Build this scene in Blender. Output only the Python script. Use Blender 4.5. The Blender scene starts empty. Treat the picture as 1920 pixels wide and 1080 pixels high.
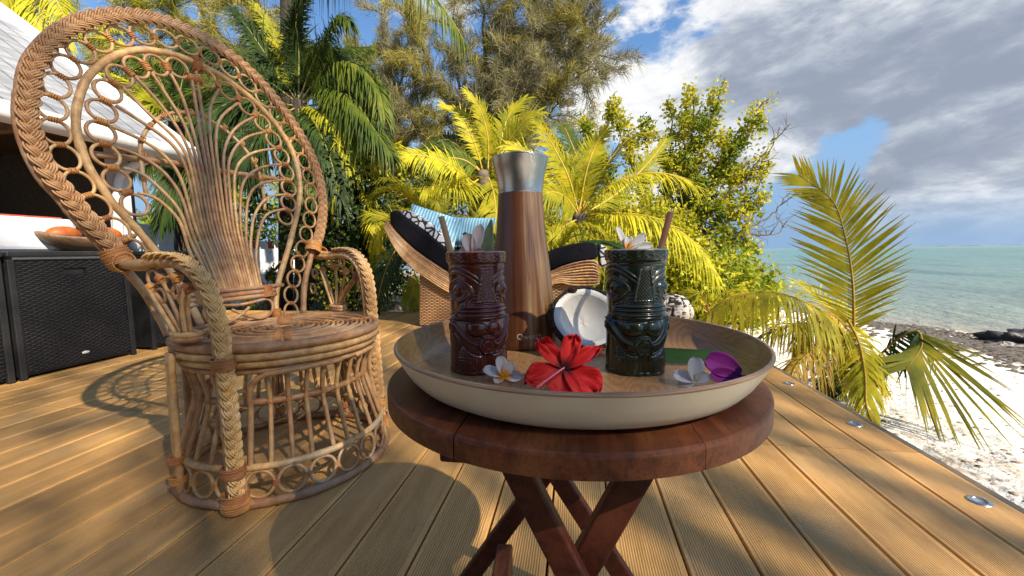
import bpy, math, random
import numpy as np
from mathutils import Vector, Matrix
random.seed(7); RNG = np.random.default_rng(11)
scene = bpy.context.scene; col = scene.collection
pi = math.pi

# ------------------------------------------------------------------ camera
F, PITCH, ROLL, YAW, CH = 764.7, .08922, -.01426, .15208, .66
_f = np.array([-math.sin(YAW)*math.cos(PITCH), math.cos(YAW)*math.cos(PITCH), -math.sin(PITCH)])
_r = np.array([math.cos(YAW), math.sin(YAW), 0.]); _u = np.cross(_r, _f)
RT = math.cos(ROLL)*_r + math.sin(ROLL)*_u; UP = -math.sin(ROLL)*_r + math.cos(ROLL)*_u; FW = _f
cam = bpy.data.cameras.new('camera'); cam.sensor_width = 36; cam.lens = F/1920*36
cam.clip_start = .02; cam.clip_end = 9000
camo = bpy.data.objects.new('camera', cam); col.objects.link(camo)
camo.matrix_world = Matrix(((RT[0], UP[0], -FW[0], 0), (RT[1], UP[1], -FW[1], 0), (RT[2], UP[2], -FW[2], CH), (0, 0, 0, 1)))
scene.camera = camo

# ------------------------------------------------------------------ light
SUN_AZ = Vector((.80, -.60)).normalized(); SUN_EL = math.radians(40)
SKY_STRENGTH = .076; SUN_STRENGTH = 4.2; EXPOSURE = 1.42
sd = bpy.data.lights.new('sun', 'SUN'); sd.energy = SUN_STRENGTH; sd.angle = math.radians(.6); sd.color = (1, .90, .74)
so = bpy.data.objects.new('sun', sd); col.objects.link(so)
sdir = Vector((SUN_AZ.x*math.cos(SUN_EL), SUN_AZ.y*math.cos(SUN_EL), math.sin(SUN_EL)))
so.rotation_euler = sdir.to_track_quat('Z', 'Y').to_euler(); so.location = sdir*20
scene.view_settings.view_transform = 'Standard'; scene.view_settings.look = 'None'
scene.view_settings.exposure = EXPOSURE; scene.view_settings.gamma = 1; scene.view_settings.use_curve_mapping = False

VY = -2.1   # front edge of the unseen veranda, set by where its shade falls
# ------------------------------------------------------------------ pixel of the photo -> point of the place (used to survey it)
def ray(p): return FW + RT*((p[0]-960)/F) + UP*((540-p[1])/F)
O = np.array([0, 0, CH])
def at_z(p, z): d = ray(p); return O + d*((z-CH)/d[2])
def at_y(p, y): d = ray(p); return O + d*(y/d[1])
def at_x(p, x): d = ray(p); return O + d*(x/d[0])
def at_d(px, py, dep): return O + ray((px, py))*dep

# ------------------------------------------------------------------ node helpers
class NT:
    def __init__(s, nt): s.nt = nt; s.n = nt.nodes; s.l = nt.links
    def new(s, t, **kw):
        nd = s.n.new(t)
        for k, v in kw.items():
            if k.startswith('i_'):
                key = k[2:].replace('_', ' ')
                nd.inputs[key].default_value = v
            else: setattr(nd, k, v)
        return nd
    def link(s, a, b): s.l.new(a, b)
    def math(s, op, a, b=None, c=None, clamp=False):
        m = s.n.new('ShaderNodeMath'); m.operation = op; m.use_clamp = clamp
        for i, v in enumerate((a, b, c)):
            if v is None: continue
            if isinstance(v, (int, float)): m.inputs[i].default_value = v
            else: s.l.new(v, m.inputs[i])
        return m.outputs[0]
    def mix(s, fac, a, b, bt='MIX'):
        m = s.n.new('ShaderNodeMix'); m.data_type = 'RGBA'; m.blend_type = bt
        for i, v in ((0, fac), (6, a), (7, b)):
            if isinstance(v, (int, float)): m.inputs[i].default_value = v
            elif isinstance(v, (tuple, list)): m.inputs[i].default_value = (*v[:3], 1)
            else: s.l.new(v, m.inputs[i])
        return m.outputs[2]
    def ramp(s, fac, stops, interp='LINEAR'):
        r = s.n.new('ShaderNodeValToRGB'); r.color_ramp.interpolation = interp
        e = r.color_ramp.elements
        while len(e) < len(stops): e.new(.5)
        for k, (p, c) in enumerate(stops):
            e[k].position = p; e[k].color = (*c[:3], 1) if isinstance(c, (tuple, list)) else (c, c, c, 1)
        s.l.new(fac, r.inputs[0]); return r.outputs[0]
    def mr(s, v, a, b, c=0., d=1.):
        m = s.n.new('ShaderNodeMapRange'); m.interpolation_type = 'SMOOTHSTEP'
        s.l.new(v, m.inputs[0]); m.inputs[1].default_value = a; m.inputs[2].default_value = b; m.inputs[3].default_value = c; m.inputs[4].default_value = d
        return m.outputs[0]
    def noise(s, vec, scale, detail=4, rough=.55, dist=0.):
        n = s.new('ShaderNodeTexNoise', i_Scale=scale, i_Detail=detail, i_Roughness=rough, i_Distortion=dist)
        if vec is not None: s.link(vec, n.inputs['Vector'])
        return n.outputs['Fac']
    def mapping(s, vec, scale=(1, 1, 1), loc=(0, 0, 0), rot=(0, 0, 0)):
        m = s.n.new('ShaderNodeMapping'); s.l.new(vec, m.inputs[0]); m.inputs['Scale'].default_value = scale
        m.inputs['Location'].default_value = loc; m.inputs['Rotation'].default_value = rot
        return m.outputs[0]
    def bump(s, h, strength, dist=.01):
        b = s.new('ShaderNodeBump', i_Strength=strength, i_Distance=dist); s.link(h, b.inputs['Height']); return b.outputs[0]

def new_mat(name):
    m = bpy.data.materials.new(name); m.use_nodes = True
    t = NT(m.node_tree); bs = t.n['Principled BSDF']; tc = t.new('ShaderNodeTexCoord').outputs['Object']
    return m, t, bs, tc

def simple(name, c1, c2=None, rough=.6, scale=20, stretch=(1, 1, 1), bump=0., bscale=None, metal=0., spec=.5, objvar=.0, coat=0., detail=5, world=False, sheen=0.):
    m, t, bs, tc = new_mat(name)
    if world: tc = t.new('ShaderNodeNewGeometry').outputs['Position']
    c2 = c2 or tuple(v*.75 for v in c1)
    n = t.noise(t.mapping(tc, stretch), scale, detail)
    cc = t.mix(t.mr(n, .32, .68), c1, c2)
    if objvar:
        oi = t.new('ShaderNodeObjectInfo').outputs['Random']
        hs = t.new('ShaderNodeHueSaturation'); t.link(cc, hs.inputs['Color'])
        t.link(t.math('ADD', t.math('MULTIPLY', oi, objvar), 1-objvar*.5), hs.inputs['Value']); cc = hs.outputs[0]
    t.link(cc, bs.inputs['Base Color'])
    bs.inputs['Roughness'].default_value = rough; bs.inputs['Metallic'].default_value = metal
    bs.inputs['Specular IOR Level'].default_value = spec; bs.inputs['Coat Weight'].default_value = coat
    if bump:
        t.link(t.bump(t.noise(t.mapping(tc, stretch), bscale or scale*3, 4), bump), bs.inputs['Normal'])
    return m

def leaf_mat(name, stops, trans=.4, scale=9, rough=.45, objvar=.25, brown=0.):
    m, t, bs, tc = new_mat(name)
    n = t.noise(tc, scale, 3, .6)
    cc = t.ramp(n, stops)
    if brown: cc = t.mix(t.math('MULTIPLY', t.mr(t.noise(tc, 22, 3, .6), .60, .70), brown), cc, (.30, .15, .03))
    oi = t.new('ShaderNodeObjectInfo').outputs['Random']
    hs = t.new('ShaderNodeHueSaturation'); t.link(cc, hs.inputs['Color'])
    t.link(t.math('ADD', t.math('MULTIPLY', oi, objvar), 1-objvar*.5), hs.inputs['Value']); cc = hs.outputs[0]
    t.link(cc, bs.inputs['Base Color']); bs.inputs['Roughness'].default_value = rough+.1; bs.inputs['Specular IOR Level'].default_value = .18
    tr = t.new('ShaderNodeBsdfTranslucent'); t.link(cc, tr.inputs['Color'])
    mx = t.new('ShaderNodeMixShader'); mx.inputs[0].default_value = trans
    t.link(bs.outputs[0], mx.inputs[1]); t.link(tr.outputs[0], mx.inputs[2]); t.link(mx.outputs[0], t.n['Material Output'].inputs[0])
    return m

# ------------------------------------------------------------------ world: Nishita sky with clouds by direction
w = bpy.data.worlds.new('World'); scene.world = w; w.use_nodes = True
t = NT(w.node_tree); bg = t.n['Background']
sky = t.new('ShaderNodeTexSky', sky_type='NISHITA', sun_disc=False)
sky.sun_elevation = SUN_EL; sky.sun_rotation = math.atan2(SUN_AZ.x, SUN_AZ.y)
sky.air_density = 1.0; sky.dust_density = .3; sky.ozone_density = 3.
hsv = t.new('ShaderNodeHueSaturation', i_Saturation=1.12, i_Value=1.0); t.link(sky.outputs[0], hsv.inputs['Color'])
bg.inputs['Strength'].default_value = SKY_STRENGTH; gen = t.new('ShaderNodeTexCoord').outputs['Generated']
sp = t.new('ShaderNodeSeparateXYZ'); t.link(gen, sp.inputs[0])
az_ = t.math('ARCTAN2', sp.outputs[0], sp.outputs[1]); el_ = t.math('ARCSINE', sp.outputs[2])
cx = t.new('ShaderNodeCombineXYZ'); t.link(az_, cx.inputs[0]); t.link(t.math('MULTIPLY', el_, 2.1), cx.inputs[1])
rotv = t.mapping(cx.outputs[0], (1, 1, 1), (3.1, 1.7, 0), (0, 0, math.radians(-22)))
n1 = t.noise(t.mapping(rotv, (2.1, 2.1, 1)), 1.7, 10, .58, .25)
n4 = t.noise(t.mapping(rotv, (2.2, 2.2, 1), (9, 4, 0)), 4.6, 10, .62, .3)
n2 = t.mr(t.noise(t.mapping(rotv, (1.7, 2.1, 1), (5, 2, 0)), 2.6, 9, .60, .25), .33, .67)
n1 = t.mr(n1, .33, .67); n4 = t.mr(n4, .33, .67)
def lobe(px, py, r, amp, ex=1.):
    d = ray((px, py)); d = d/np.linalg.norm(d)
    dt = t.new('ShaderNodeVectorMath', operation='DOT_PRODUCT'); t.link(gen, dt.inputs[0]); dt.inputs[1].default_value = tuple(d)
    return t.mr(dt.outputs['Value'], math.cos(r), 1., 0., amp)
def total(ls):
    a = ls[0]
    for b in ls[1:]: a = t.math('ADD', a, b)
    return a
cov = total([t.math('MULTIPLY', n1, .42), t.math('MULTIPLY', n4, .20), lobe(1620, 150, .50, .24), lobe(1300, 140, .34, .20), lobe(1800, 240, .40, .16), lobe(1800, 0, .5, .14), lobe(1130, 60, .25, .22), lobe(700, 60, .5, .04),
             lobe(1235, 5, .17, -.48), lobe(1550, 322, .17, -.46), lobe(1650, 300, .12, -.24), lobe(1490, 400, .20, -.26), lobe(1700, 440, .26, -.20), lobe(560, 30, .2, -.2), lobe(1480, 255, .14, .42), lobe(1760, 330, .16, .45), lobe(1890, 330, .22, .4), lobe(1620, 350, .10, .3), lobe(1180, 170, .2, .2), lobe(1400, 60, .4, .1)])
cfac = t.math('MULTIPLY', t.mr(cov, .40, .66), t.mr(sp.outputs[2], .01, .11, .15, 1.))
gry = total([t.math('MULTIPLY', n2, .55), t.math('MULTIPLY', n4, .30), lobe(1560, 190, .30, .26), lobe(1850, 180, .34, .22), lobe(1700, 240, .24, .16), lobe(1120, 100, .30, -.3), lobe(1380, 110, .24, .24), lobe(1750, 60, .3, .14), lobe(1480, 275, .10, -.34), lobe(1600, 210, .06, -.14), lobe(1650, 40, .12, -.14), lobe(1780, 320, .12, -.16), lobe(1480, 0, .12, -.1)])
ccol = t.ramp(t.mr(gry, .14, 1.28), [(0, (1., 1., 1.)), (.25, (.80, .83, .88)), (.55, (.54, .59, .67)), (.8, (.40, .45, .55)), (1, (.32, .37, .47))])
hz = t.mix(t.mr(sp.outputs[2], .45, .02, 0., .97), hsv.outputs[0], (1.35, 2.2, 3.5)); t.link(hz, bg.inputs['Color'])
bg2 = t.new('ShaderNodeBackground', i_Strength=.38); t.link(ccol, bg2.inputs['Color'])
mx = t.new('ShaderNodeMixShader'); t.link(cfac, mx.inputs[0]); t.link(bg.outputs[0], mx.inputs[1]); t.link(bg2.outputs[0], mx.inputs[2])
t.link(mx.outputs[0], t.n['World Output'].inputs[0])

# ------------------------------------------------------------------ object helpers
def meshobj(name, V, Fc, mat=None, parent=None, smooth=True, sharp=False):
    me = bpy.data.meshes.new(name); me.from_pydata([tuple(map(float, v)) for v in V], [], [tuple(map(int, f)) for f in Fc])
    if smooth: me.polygons.foreach_set('use_smooth', [True]*len(me.polygons))
    me.update()
    return link(name, me, mat, parent)
def link(name, me, mat=None, parent=None):
    o = bpy.data.objects.new(name, me); col.objects.link(o)
    if mat and not me.materials: me.materials.append(mat)
    if parent: o.parent = parent
    return o
def tag(o, label=None, cat=None, group=None, kind=None):
    if label: o['label'] = label
    if cat: o['category'] = cat
    if group: o['group'] = group
    if kind: o['kind'] = kind
    return o
def thing(name, label, cat, loc=(0, 0, 0), group=None, rot=(0, 0, 0)):
    o = bpy.data.objects.new(name, None); col.objects.link(o); o.location = tuple(map(float, loc)); o.rotation_euler = rot; o.empty_display_size = .05
    return tag(o, label, cat, group)
class MB:
    """collects geometry for one mesh (world or local numbers)"""
    def __init__(s): s.V = []; s.F = []; s.n = 0
    def add(s, V, Fc):
        s.V.append(np.asarray(V, float)); s.F += [tuple(i+s.n for i in f) for f in Fc]; s.n += len(V); return s
    def box(s, lo, hi):
        x0, y0, z0 = lo; x1, y1, z1 = hi
        return s.add([(x0, y0, z0), (x1, y0, z0), (x1, y1, z0), (x0, y1, z0), (x0, y0, z1), (x1, y0, z1), (x1, y1, z1), (x0, y1, z1)],
                     [(0, 3, 2, 1), (4, 5, 6, 7), (0, 1, 5, 4), (1, 2, 6, 5), (2, 3, 7, 6), (3, 0, 4, 7)])
    def build(s, name, mat=None, parent=None, smooth=True, origin=None):
        V = np.concatenate(s.V) if s.V else np.zeros((0, 3))
        if origin is not None: V = V-np.array(origin, float)
        o = meshobj(name, V, s.F, mat, parent, smooth)
        if origin is not None: o.location = tuple(map(float, origin))
        return o
def bevelled(o, wd=.004, seg=2):
    m = o.modifiers.new('bevel', 'BEVEL'); m.width = wd; m.segments = seg; m.limit_method = 'ANGLE'; m.angle_limit = .6
    return o
def catmull(P, n, closed=False):
    P = np.asarray(P, float); N = len(P)
    if closed: idx = lambda i: P[i % N]; segs = N
    else:
        Q = np.vstack([2*P[0]-P[1], P, 2*P[-1]-P[-2]]); idx = lambda i: Q[i+1]; segs = N-1
    out = []
    for i in range(segs):
        a, b, c, d = idx(i-1), idx(i), idx(i+1), idx(i+2)
        for k in range(n):
            u = k/n; out.append(.5*((2*b)+(-a+c)*u+(2*a-5*b+4*c-d)*u*u+(-a+3*b-3*c+d)*u**3))
    if not closed: out.append(P[-1])
    return np.array(out)
def resample(P, step, closed=False):
    P = np.asarray(P, float)
    if closed: P = np.vstack([P, P[:1]])
    d = np.r_[0, np.cumsum(np.linalg.norm(np.diff(P, axis=0), axis=1))]
    n = max(2, int(round(d[-1]/step))); s = np.linspace(0, d[-1], n+1)
    if closed: s = s[:-1]
    return np.stack([np.interp(s, d, P[:, k]) for k in range(3)], 1)
def smooth_poly(P, it=3):
    P = np.array(P, float)
    for _ in range(it): Q = P.copy(); Q[1:-1] = .25*P[:-2]+.5*P[1:-1]+.25*P[2:]; P = Q
    return P
def tube_geo(P, r, n=6, closed=False, caps=True):
    P = np.asarray(P, float); m = len(P)
    r = np.broadcast_to(np.asarray(r, float), (m,))
    if closed: T = np.roll(P, -1, 0)-np.roll(P, 1, 0)
    else: T = np.gradient(P, axis=0)
    T /= np.linalg.norm(T, axis=1)[:, None]+1e-12
    ref = np.array([0, 0, 1.]) if abs(T[0][2]) < .9 else np.array([1., 0, 0])
    U = np.cross(T[0], ref); U /= np.linalg.norm(U); Us = [U]
    for k in range(1, m):
        U = U-T[k]*(U@T[k]); U /= np.linalg.norm(U)+1e-12; Us.append(U)
    Us = np.array(Us)
    if closed:  # spread the closing twist
        Ue = Us[-1]-T[0]*(Us[-1]@T[0]); Ue /= np.linalg.norm(Ue)
        a = math.atan2(np.dot(np.cross(Ue, Us[0]), T[0]), Ue@Us[0])
        for k in range(m):
            b = a*k/m; Wk = np.cross(T[k], Us[k]); Us[k] = math.cos(b)*Us[k]+math.sin(b)*Wk
    W = np.cross(T, Us); ang = np.arange(n)*2*pi/n
    V = (P[:, None]+r[:, None, None]*(np.cos(ang)[None, :, None]*Us[:, None]+np.sin(ang)[None, :, None]*W[:, None])).reshape(-1, 3)
    Fc = []
    for k in range(m if closed else m-1):
        k2 = (k+1) % m
        for j in range(n):
            j2 = (j+1) % n; Fc.append((k*n+j, k*n+j2, k2*n+j2, k2*n+j))
    if caps and not closed:
        Fc.append(tuple(reversed(range(n)))); Fc.append(tuple(range((m-1)*n, m*n)))
    return V, Fc
def tube(name, P, r, mat, parent=None, n=6, closed=False):
    V, Fc = tube_geo(P, r, n, closed); return meshobj(name, V, Fc, mat, parent)
def circle_pts(c, U, W, R, n=20): a = np.arange(n)*2*pi/n; return np.asarray(c)+R*(np.cos(a)[:, None]*np.asarray(U)+np.sin(a)[:, None]*np.asarray(W))
def lathe_geo(prof, n=64, c=(0, 0, 0), closed_top=True):
    prof = np.asarray(prof, float); a = np.arange(n)*2*pi/n; V = []; Fc = []
    for r, z in prof:
        V += [(c[0]+r*math.cos(t_), c[1]+r*math.sin(t_), c[2]+z) for t_ in a]
    for k in range(len(prof)-1):
        for j in range(n): j2 = (j+1) % n; Fc.append((k*n+j, k*n+j2, (k+1)*n+j2, (k+1)*n+j))
    return V, Fc
def unit(v): v = np.asarray(v, float); return v/(np.linalg.norm(v)+1e-12)

# ------------------------------------------------------------------ materials
RATTAN = None
def rattan(name, a, b, c, rough=.52):
    m, t, bs, tc = new_mat(name)
    n = t.noise(tc, 38, 5, .6); n_f = t.noise(t.mapping(tc, (1, 1, 1)), 260, 3, .6); nb = t.noise(tc, 6, 3)
    cc = t.mix(t.mr(n, .3, .7), a, b); cc = t.mix(t.math('MULTIPLY', t.mr(nb, .5, .75), .7), cc, c)
    cc = t.mix(t.math('MULTIPLY', t.mr(n_f, .62, .75), .45), cc, tuple(v*.35 for v in b))
    oi = t.new('ShaderNodeObjectInfo').outputs['Random']
    hs = t.new('ShaderNodeHueSaturation'); t.link(cc, hs.inputs['Color'])
    t.link(t.math('ADD', t.math('MULTIPLY', oi, .5), .72), hs.inputs['Value'])
    t.link(t.math('ADD', t.math('MULTIPLY', oi, .02), .49), hs.inputs['Hue'])
    t.link(hs.outputs[0], bs.inputs['Base Color']); bs.inputs['Roughness'].default_value = rough
    bs.inputs['Coat Weight'].default_value = .06; bs.inputs['Coat Roughness'].default_value = .4
    t.link(t.bump(t.noise(tc, 120, 4), .35, .002), bs.inputs['Normal']); return m
m_cane = rattan('rattan_cane', (.56, .33, .145), (.35, .17, .065), (.54, .40, .26))
m_braid = rattan('rattan_braid', (.68, .41, .17), (.53, .28, .10), (.64, .46, .27), .5)
m_wrap = rattan('rattan_wrap', (.56, .25, .07), (.42, .16, .045), (.58, .33, .13), .5)

def deck_mat():
    m, t, bs, tc = new_mat('composite_decking')
    s = t.new('ShaderNodeSeparateXYZ'); t.link(tc, s.inputs[0]); x = s.outputs[0]
    gw = t.math('MULTIPLY', x, 2*pi/.0056)
    wave = t.math('SINE', gw); edge = t.mr(t.math('ABSOLUTE', x), .0590, .0600, 1., 0.)
    h = t.math('MULTIPLY', t.math('ADD', t.math('MULTIPLY', wave, .5), .5), edge)
    oi = t.new('ShaderNodeObjectInfo').outputs['Random']
    off = t.new('ShaderNodeCombineXYZ'); t.link(t.math('MULTIPLY', oi, 50.), off.inputs[2]); va = t.new('ShaderNodeVectorMath', operation='ADD'); t.link(tc, va.inputs[0]); t.link(off.outputs[0], va.inputs[1])
    n = t.noise(t.mapping(va.outputs[0], (14, 1.6, 1)), 2.2, 6, .6); n2 = t.noise(va.outputs[0], 3.5, 4); n3 = t.noise(t.mapping(va.outputs[0], (1, .25, 1)), 240, 3, .7)
    cc = t.mix(t.mr(n, .3, .7), (.66, .365, .12), (.50, .265, .08))
    cc = t.mix(t.math('MULTIPLY', t.mr(n2, .48, .72), .35), cc, (.60, .42, .22))
    cc = t.mix(t.math('MULTIPLY', t.mr(n3, .5, .8), .3), cc, (.16, .09, .04))
    groove = t.math('MULTIPLY', t.math('SUBTRACT', 1., t.mr(wave, -.75, .15)), edge)
    cc = t.mix(t.math('MULTIPLY', groove, .5), cc, (.11, .065, .028))
    hs = t.new('ShaderNodeHueSaturation'); t.link(cc, hs.inputs['Color']); t.link(t.math('ADD', t.math('MULTIPLY', oi, .36), .80), hs.inputs['Value'])
    t.link(hs.outputs[0], bs.inputs['Base Color']); bs.inputs['Roughness'].default_value = .55; bs.inputs['Specular IOR Level'].default_value = .35
    t.link(t.bump(h, .75, .0012), bs.inputs['Normal']); return m
m_deck = deck_mat()

def dark_wood(name, a, b, c, rough=.38, coat=.08):
    m, t, bs, tc = new_mat(name)
    n = t.noise(t.mapping(tc, (22, 1.5, 22)), 4, 7, .7, .6); n2 = t.noise(tc, 9, 5, .6); n3 = t.noise(t.mapping(tc, (6, .6, 6)), 70, 4, .7)
    cc = t.mix(t.mr(n, .38, .62), a, b); cc = t.mix(t.math('MULTIPLY', t.mr(n2, .45, .7), .7), cc, c)
    cc = t.mix(t.math('MULTIPLY', t.mr(n3, .52, .68), .65), cc, tuple(v*.3 for v in a))
    t.link(cc, bs.inputs['Base Color']); bs.inputs['Roughness'].default_value = rough; bs.inputs['Coat Weight'].default_value = coat; bs.inputs['Coat Roughness'].default_value = .3
    t.link(t.ramp(n2, [(0, .38), (1, .65)]), bs.inputs['Roughness']); bs.inputs['Specular IOR Level'].default_value = .35
    t.link(t.bump(n, .25, .003), bs.inputs['Normal']); return m
m_table = dark_wood('stained_hardwood', (.155, .042, .013), (.075, .018, .006), (.28, .10, .032))
m_table_leg = dark_wood('stained_leg_wood', (.085, .018, .009), (.042, .009, .005), (.13, .035, .015))
def tray_wood():
    m, t, bs, tc = new_mat('tray_oak_veneer')
    n0 = t.noise(t.mapping(tc, (3.2, .9, 3.2)), 3.4, 2, .5, .3)
    rings = t.math('SINE', t.math('MULTIPLY', n0, 150.)); fine = t.noise(t.mapping(tc, (60, 2.5, 60)), 6, 5, .7)
    cc = t.mix(t.mr(rings, -.6, .9), (.40, .215, .085), (.32, .16, .06)); cc = t.mix(t.math('MULTIPLY', t.mr(fine, .45, .7), .6), cc, (.20, .095, .04))
    t.link(cc, bs.inputs['Base Color']); bs.inputs['Roughness'].default_value = .36; bs.inputs['Coat Weight'].default_value = .15; bs.inputs['Coat Roughness'].default_value = .25
    t.link(t.bump(fine, .12, .002), bs.inputs['Normal']); return m
m_tray_in = tray_wood()
m_cream = simple('cream_lacquer', (.76, .69, .53), (.70, .62, .46), .42, 12, bump=.03, bscale=60)
m_ply = simple('plywood_edge', (.42, .27, .17), (.24, .14, .08), .5, 14, (1, 1, 60), bump=.3, bscale=40)
m_white = simple('white_paint', (.74, .74, .72), (.62, .62, .60), .55, 5, bump=.05)
m_steel = simple('brushed_steel', (.62, .58, .54), (.50, .46, .43), .24, 30, (40, 40, .5), metal=1., bump=.05)
m_black = simple('black_plastic', (.012, .012, .013), (.02, .02, .02), .5, 10)
m_blackcloth = simple('black_cushion_cloth', (.006, .006, .008), (.010, .010, .013), .95, 60, bump=.2, spec=.1)
m_yellow = leaf_mat('yellow_frond', [(.25, (.13, .17, .015)), (.48, (.46, .43, .02)), (.72, (.68, .55, .025))], .45, 7, brown=.7)
m_ygreen = leaf_mat('yellow_green_frond', [(.25, (.13, .17, .012)), (.5, (.32, .31, .018)), (.78, (.50, .42, .02))], .42, 4, brown=.6)
m_gold = leaf_mat('golden_frond', [(.25, (.20, .21, .015)), (.5, (.42, .37, .02)), (.78, (.60, .46, .025))], .45, 6, brown=.6)
m_green = leaf_mat('green_frond', [(.25, (.035, .07, .010)), (.55, (.10, .135, .015)), (.8, (.24, .24, .02))], .35, 3)
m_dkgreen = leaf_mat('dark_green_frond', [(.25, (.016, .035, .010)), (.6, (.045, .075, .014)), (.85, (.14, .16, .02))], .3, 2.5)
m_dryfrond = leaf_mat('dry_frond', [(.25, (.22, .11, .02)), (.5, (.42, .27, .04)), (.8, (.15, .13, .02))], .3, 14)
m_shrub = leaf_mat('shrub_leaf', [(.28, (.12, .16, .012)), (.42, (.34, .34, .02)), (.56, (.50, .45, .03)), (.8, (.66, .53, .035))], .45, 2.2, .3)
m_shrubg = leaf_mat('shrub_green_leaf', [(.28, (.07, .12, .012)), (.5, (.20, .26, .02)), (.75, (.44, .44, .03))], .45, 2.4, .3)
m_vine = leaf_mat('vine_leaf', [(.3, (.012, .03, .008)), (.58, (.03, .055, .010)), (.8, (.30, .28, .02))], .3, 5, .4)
m_casu = leaf_mat('casuarina_needles', [(.25, (.13, .11, .035)), (.5, (.26, .22, .05)), (.78, (.44, .38, .06))], .3, 1.6, .7)
m_casug = leaf_mat('casuarina_grey_needles', [(.25, (.14, .13, .08)), (.55, (.27, .24, .12)), (.8, (.40, .35, .09))], .3, 1.4, .7)
m_bark = simple('grey_bark', (.16, .12, .085), (.07, .05, .035), .9, 14, bump=.8, bscale=30)
m_barkdark = simple('dark_bark', (.055, .04, .03), (.03, .02, .016), .9, 14, bump=.8, bscale=30)
m_rachis = simple('yellow_rachis', (.52, .36, .04), (.42, .22, .03), .5, 8)
m_rachisg = simple('green_rachis', (.17, .17, .03), (.26, .2, .04), .5, 8)

# ================================================================== SETTING
def shore_x(y):  # the waterline runs along the deck and swings away to the left further out
    return 7.4 if y < 9 else 7.4-(y-9)*.9
def ground_h(x, y):
    # distance inland from the waterline (rough)
    d = (7.4-x) if y < 9 else min(7.4-x, (7.4-x-(y-9)*.9)*.74)
    if d < 0: return -1.0+max(-1.2, d*.05)
    return -1.0+min(.62, d*.115)+.02*math.sin(x*2.1+y*1.3)*min(1, d)
def axis(lo, hi, flo, fhi, fstep, n):
    a = list(np.arange(flo, fhi, fstep)); b = [flo-(flo-lo)*(k/n)**3 for k in range(n, 0, -1)]; c = [fhi+(hi-fhi)*(k/n)**3 for k in range(1, n+1)]
    return b+a+c
gx = axis(-3000, 3000, -12, 12, .16, 14); gy = axis(-3000, 3000, -4, 14, .16, 14)
V = [(x, y, ground_h(x, y)+(random.uniform(-.008, .008) if abs(x) < 12 and -4 < y < 14 else 0)) for y in gy for x in gx]
nx = len(gx); Fc = [(j*nx+i, j*nx+i+1, (j+1)*nx+i+1, (j+1)*nx+i) for j in range(len(gy)-1) for i in range(nx-1)]
m, t, bs, tc = new_mat('coral_sand')
n = t.noise(tc, 2.2, 6, .6); nf = t.noise(t.mapping(tc, (1, 1, 1)), 26, 5, .7); nd = t.noise(t.mapping(tc, (1.1, .55, 1), (0, 0, 0), (0, 0, .5)), 5., 6, .7, 1.2)
cc = t.mix(t.mr(n, .3, .7), (.80, .76, .68), (.70, .65, .56)); cc = t.mix(t.mr(nf, .60, .70), cc, (.34, .28, .21))
s = t.new('ShaderNodeSeparateXYZ'); t.link(tc, s.inputs[0])
deb = t.math('MULTIPLY', t.mr(nd, .54, .62), t.mr(s.outputs[0], 3.2, 1.5)); cc = t.mix(t.math('MULTIPLY', deb, .75), cc, (.36, .25, .14))
line = t.math('MULTIPLY', t.mr(nd, .40, .50), t.math('MULTIPLY', t.mr(s.outputs[0], 4.7, 5.5), t.mr(s.outputs[0], 7.6, 6.6)))
cc = t.mix(t.math('MULTIPLY', line, .92), cc, (.055, .045, .035))
inland = t.mr(s.outputs[0], .9, -1.5); cc = t.mix(t.math('MULTIPLY', inland, t.mr(n, .35, .6, .6, 1.)), cc, (.17, .13, .08))
wet = t.mr(s.outputs[0], 6.7, 7.5); cc = t.mix(t.math('MULTIPLY', wet, .6), cc, (.26, .24, .17))
t.link(cc, bs.inputs['Base Color']); bs.inputs['Roughness'].default_value = .9
t.link(t.bump(t.math('ADD', nf, t.math('MULTIPLY', t.noise(tc, 4.5, 3, .5), 5.)), 1., .03), bs.inputs['Normal'])
g = meshobj('ground', V, Fc, m); g['kind'] = 'structure'

# sea
m, t, bs, tc = new_mat('lagoon_water')
s = t.new('ShaderNodeSeparateXYZ'); t.link(tc, s.inputs[0])
shore = t.math('ADD', s.outputs[0], t.math('MULTIPLY', t.math('MAXIMUM', t.math('SUBTRACT', s.outputs[1], 9.), 0.), .9))
dist = t.math('SUBTRACT', shore, 7.4)
nb = t.noise(t.mapping(tc, (.16, .05, 1)), 1., 5, .6, .6); nw = t.noise(t.mapping(tc, (.5, .12, 1)), .8, 5, .6, .3)
lg = t.math('LOGARITHM', t.math('ADD', t.math('MAXIMUM', dist, .01), 1.), 10.)
cc = t.ramp(t.math('DIVIDE', lg, 3.6), [(0, (.30, .27, .19)), (.10, (.25, .25, .18)), (.24, (.19, .24, .18)), (.36, (.15, .22, .17)), (.52, (.11, .22, .17)), (.70, (.075, .21, .17)), (.80, (.15, .26, .18)), (.88, (.03, .11, .11)), (1, (.015, .06, .09))])
patch = t.math('MULTIPLY', t.mr(nb, .50, .66), t.mr(dist, 3., 16.)); cc = t.mix(t.math('MULTIPLY', patch, .7), cc, (.045, .085, .07))
rock = t.math('MULTIPLY', t.mr(nw, .48, .6), t.math('MULTIPLY', t.mr(dist, 0., 2.), t.mr(dist, 22., 6.))); cc = t.mix(t.math('MULTIPLY', rock, .45), cc, (.10, .11, .08))
t.link(cc, bs.inputs['Base Color']); bs.inputs['Roughness'].default_value = .16; bs.inputs['IOR'].default_value = 1.33; bs.inputs['Specular IOR Level'].default_value = .4
far = t.mr(dist, 20., 900., 1., .25)
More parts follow.
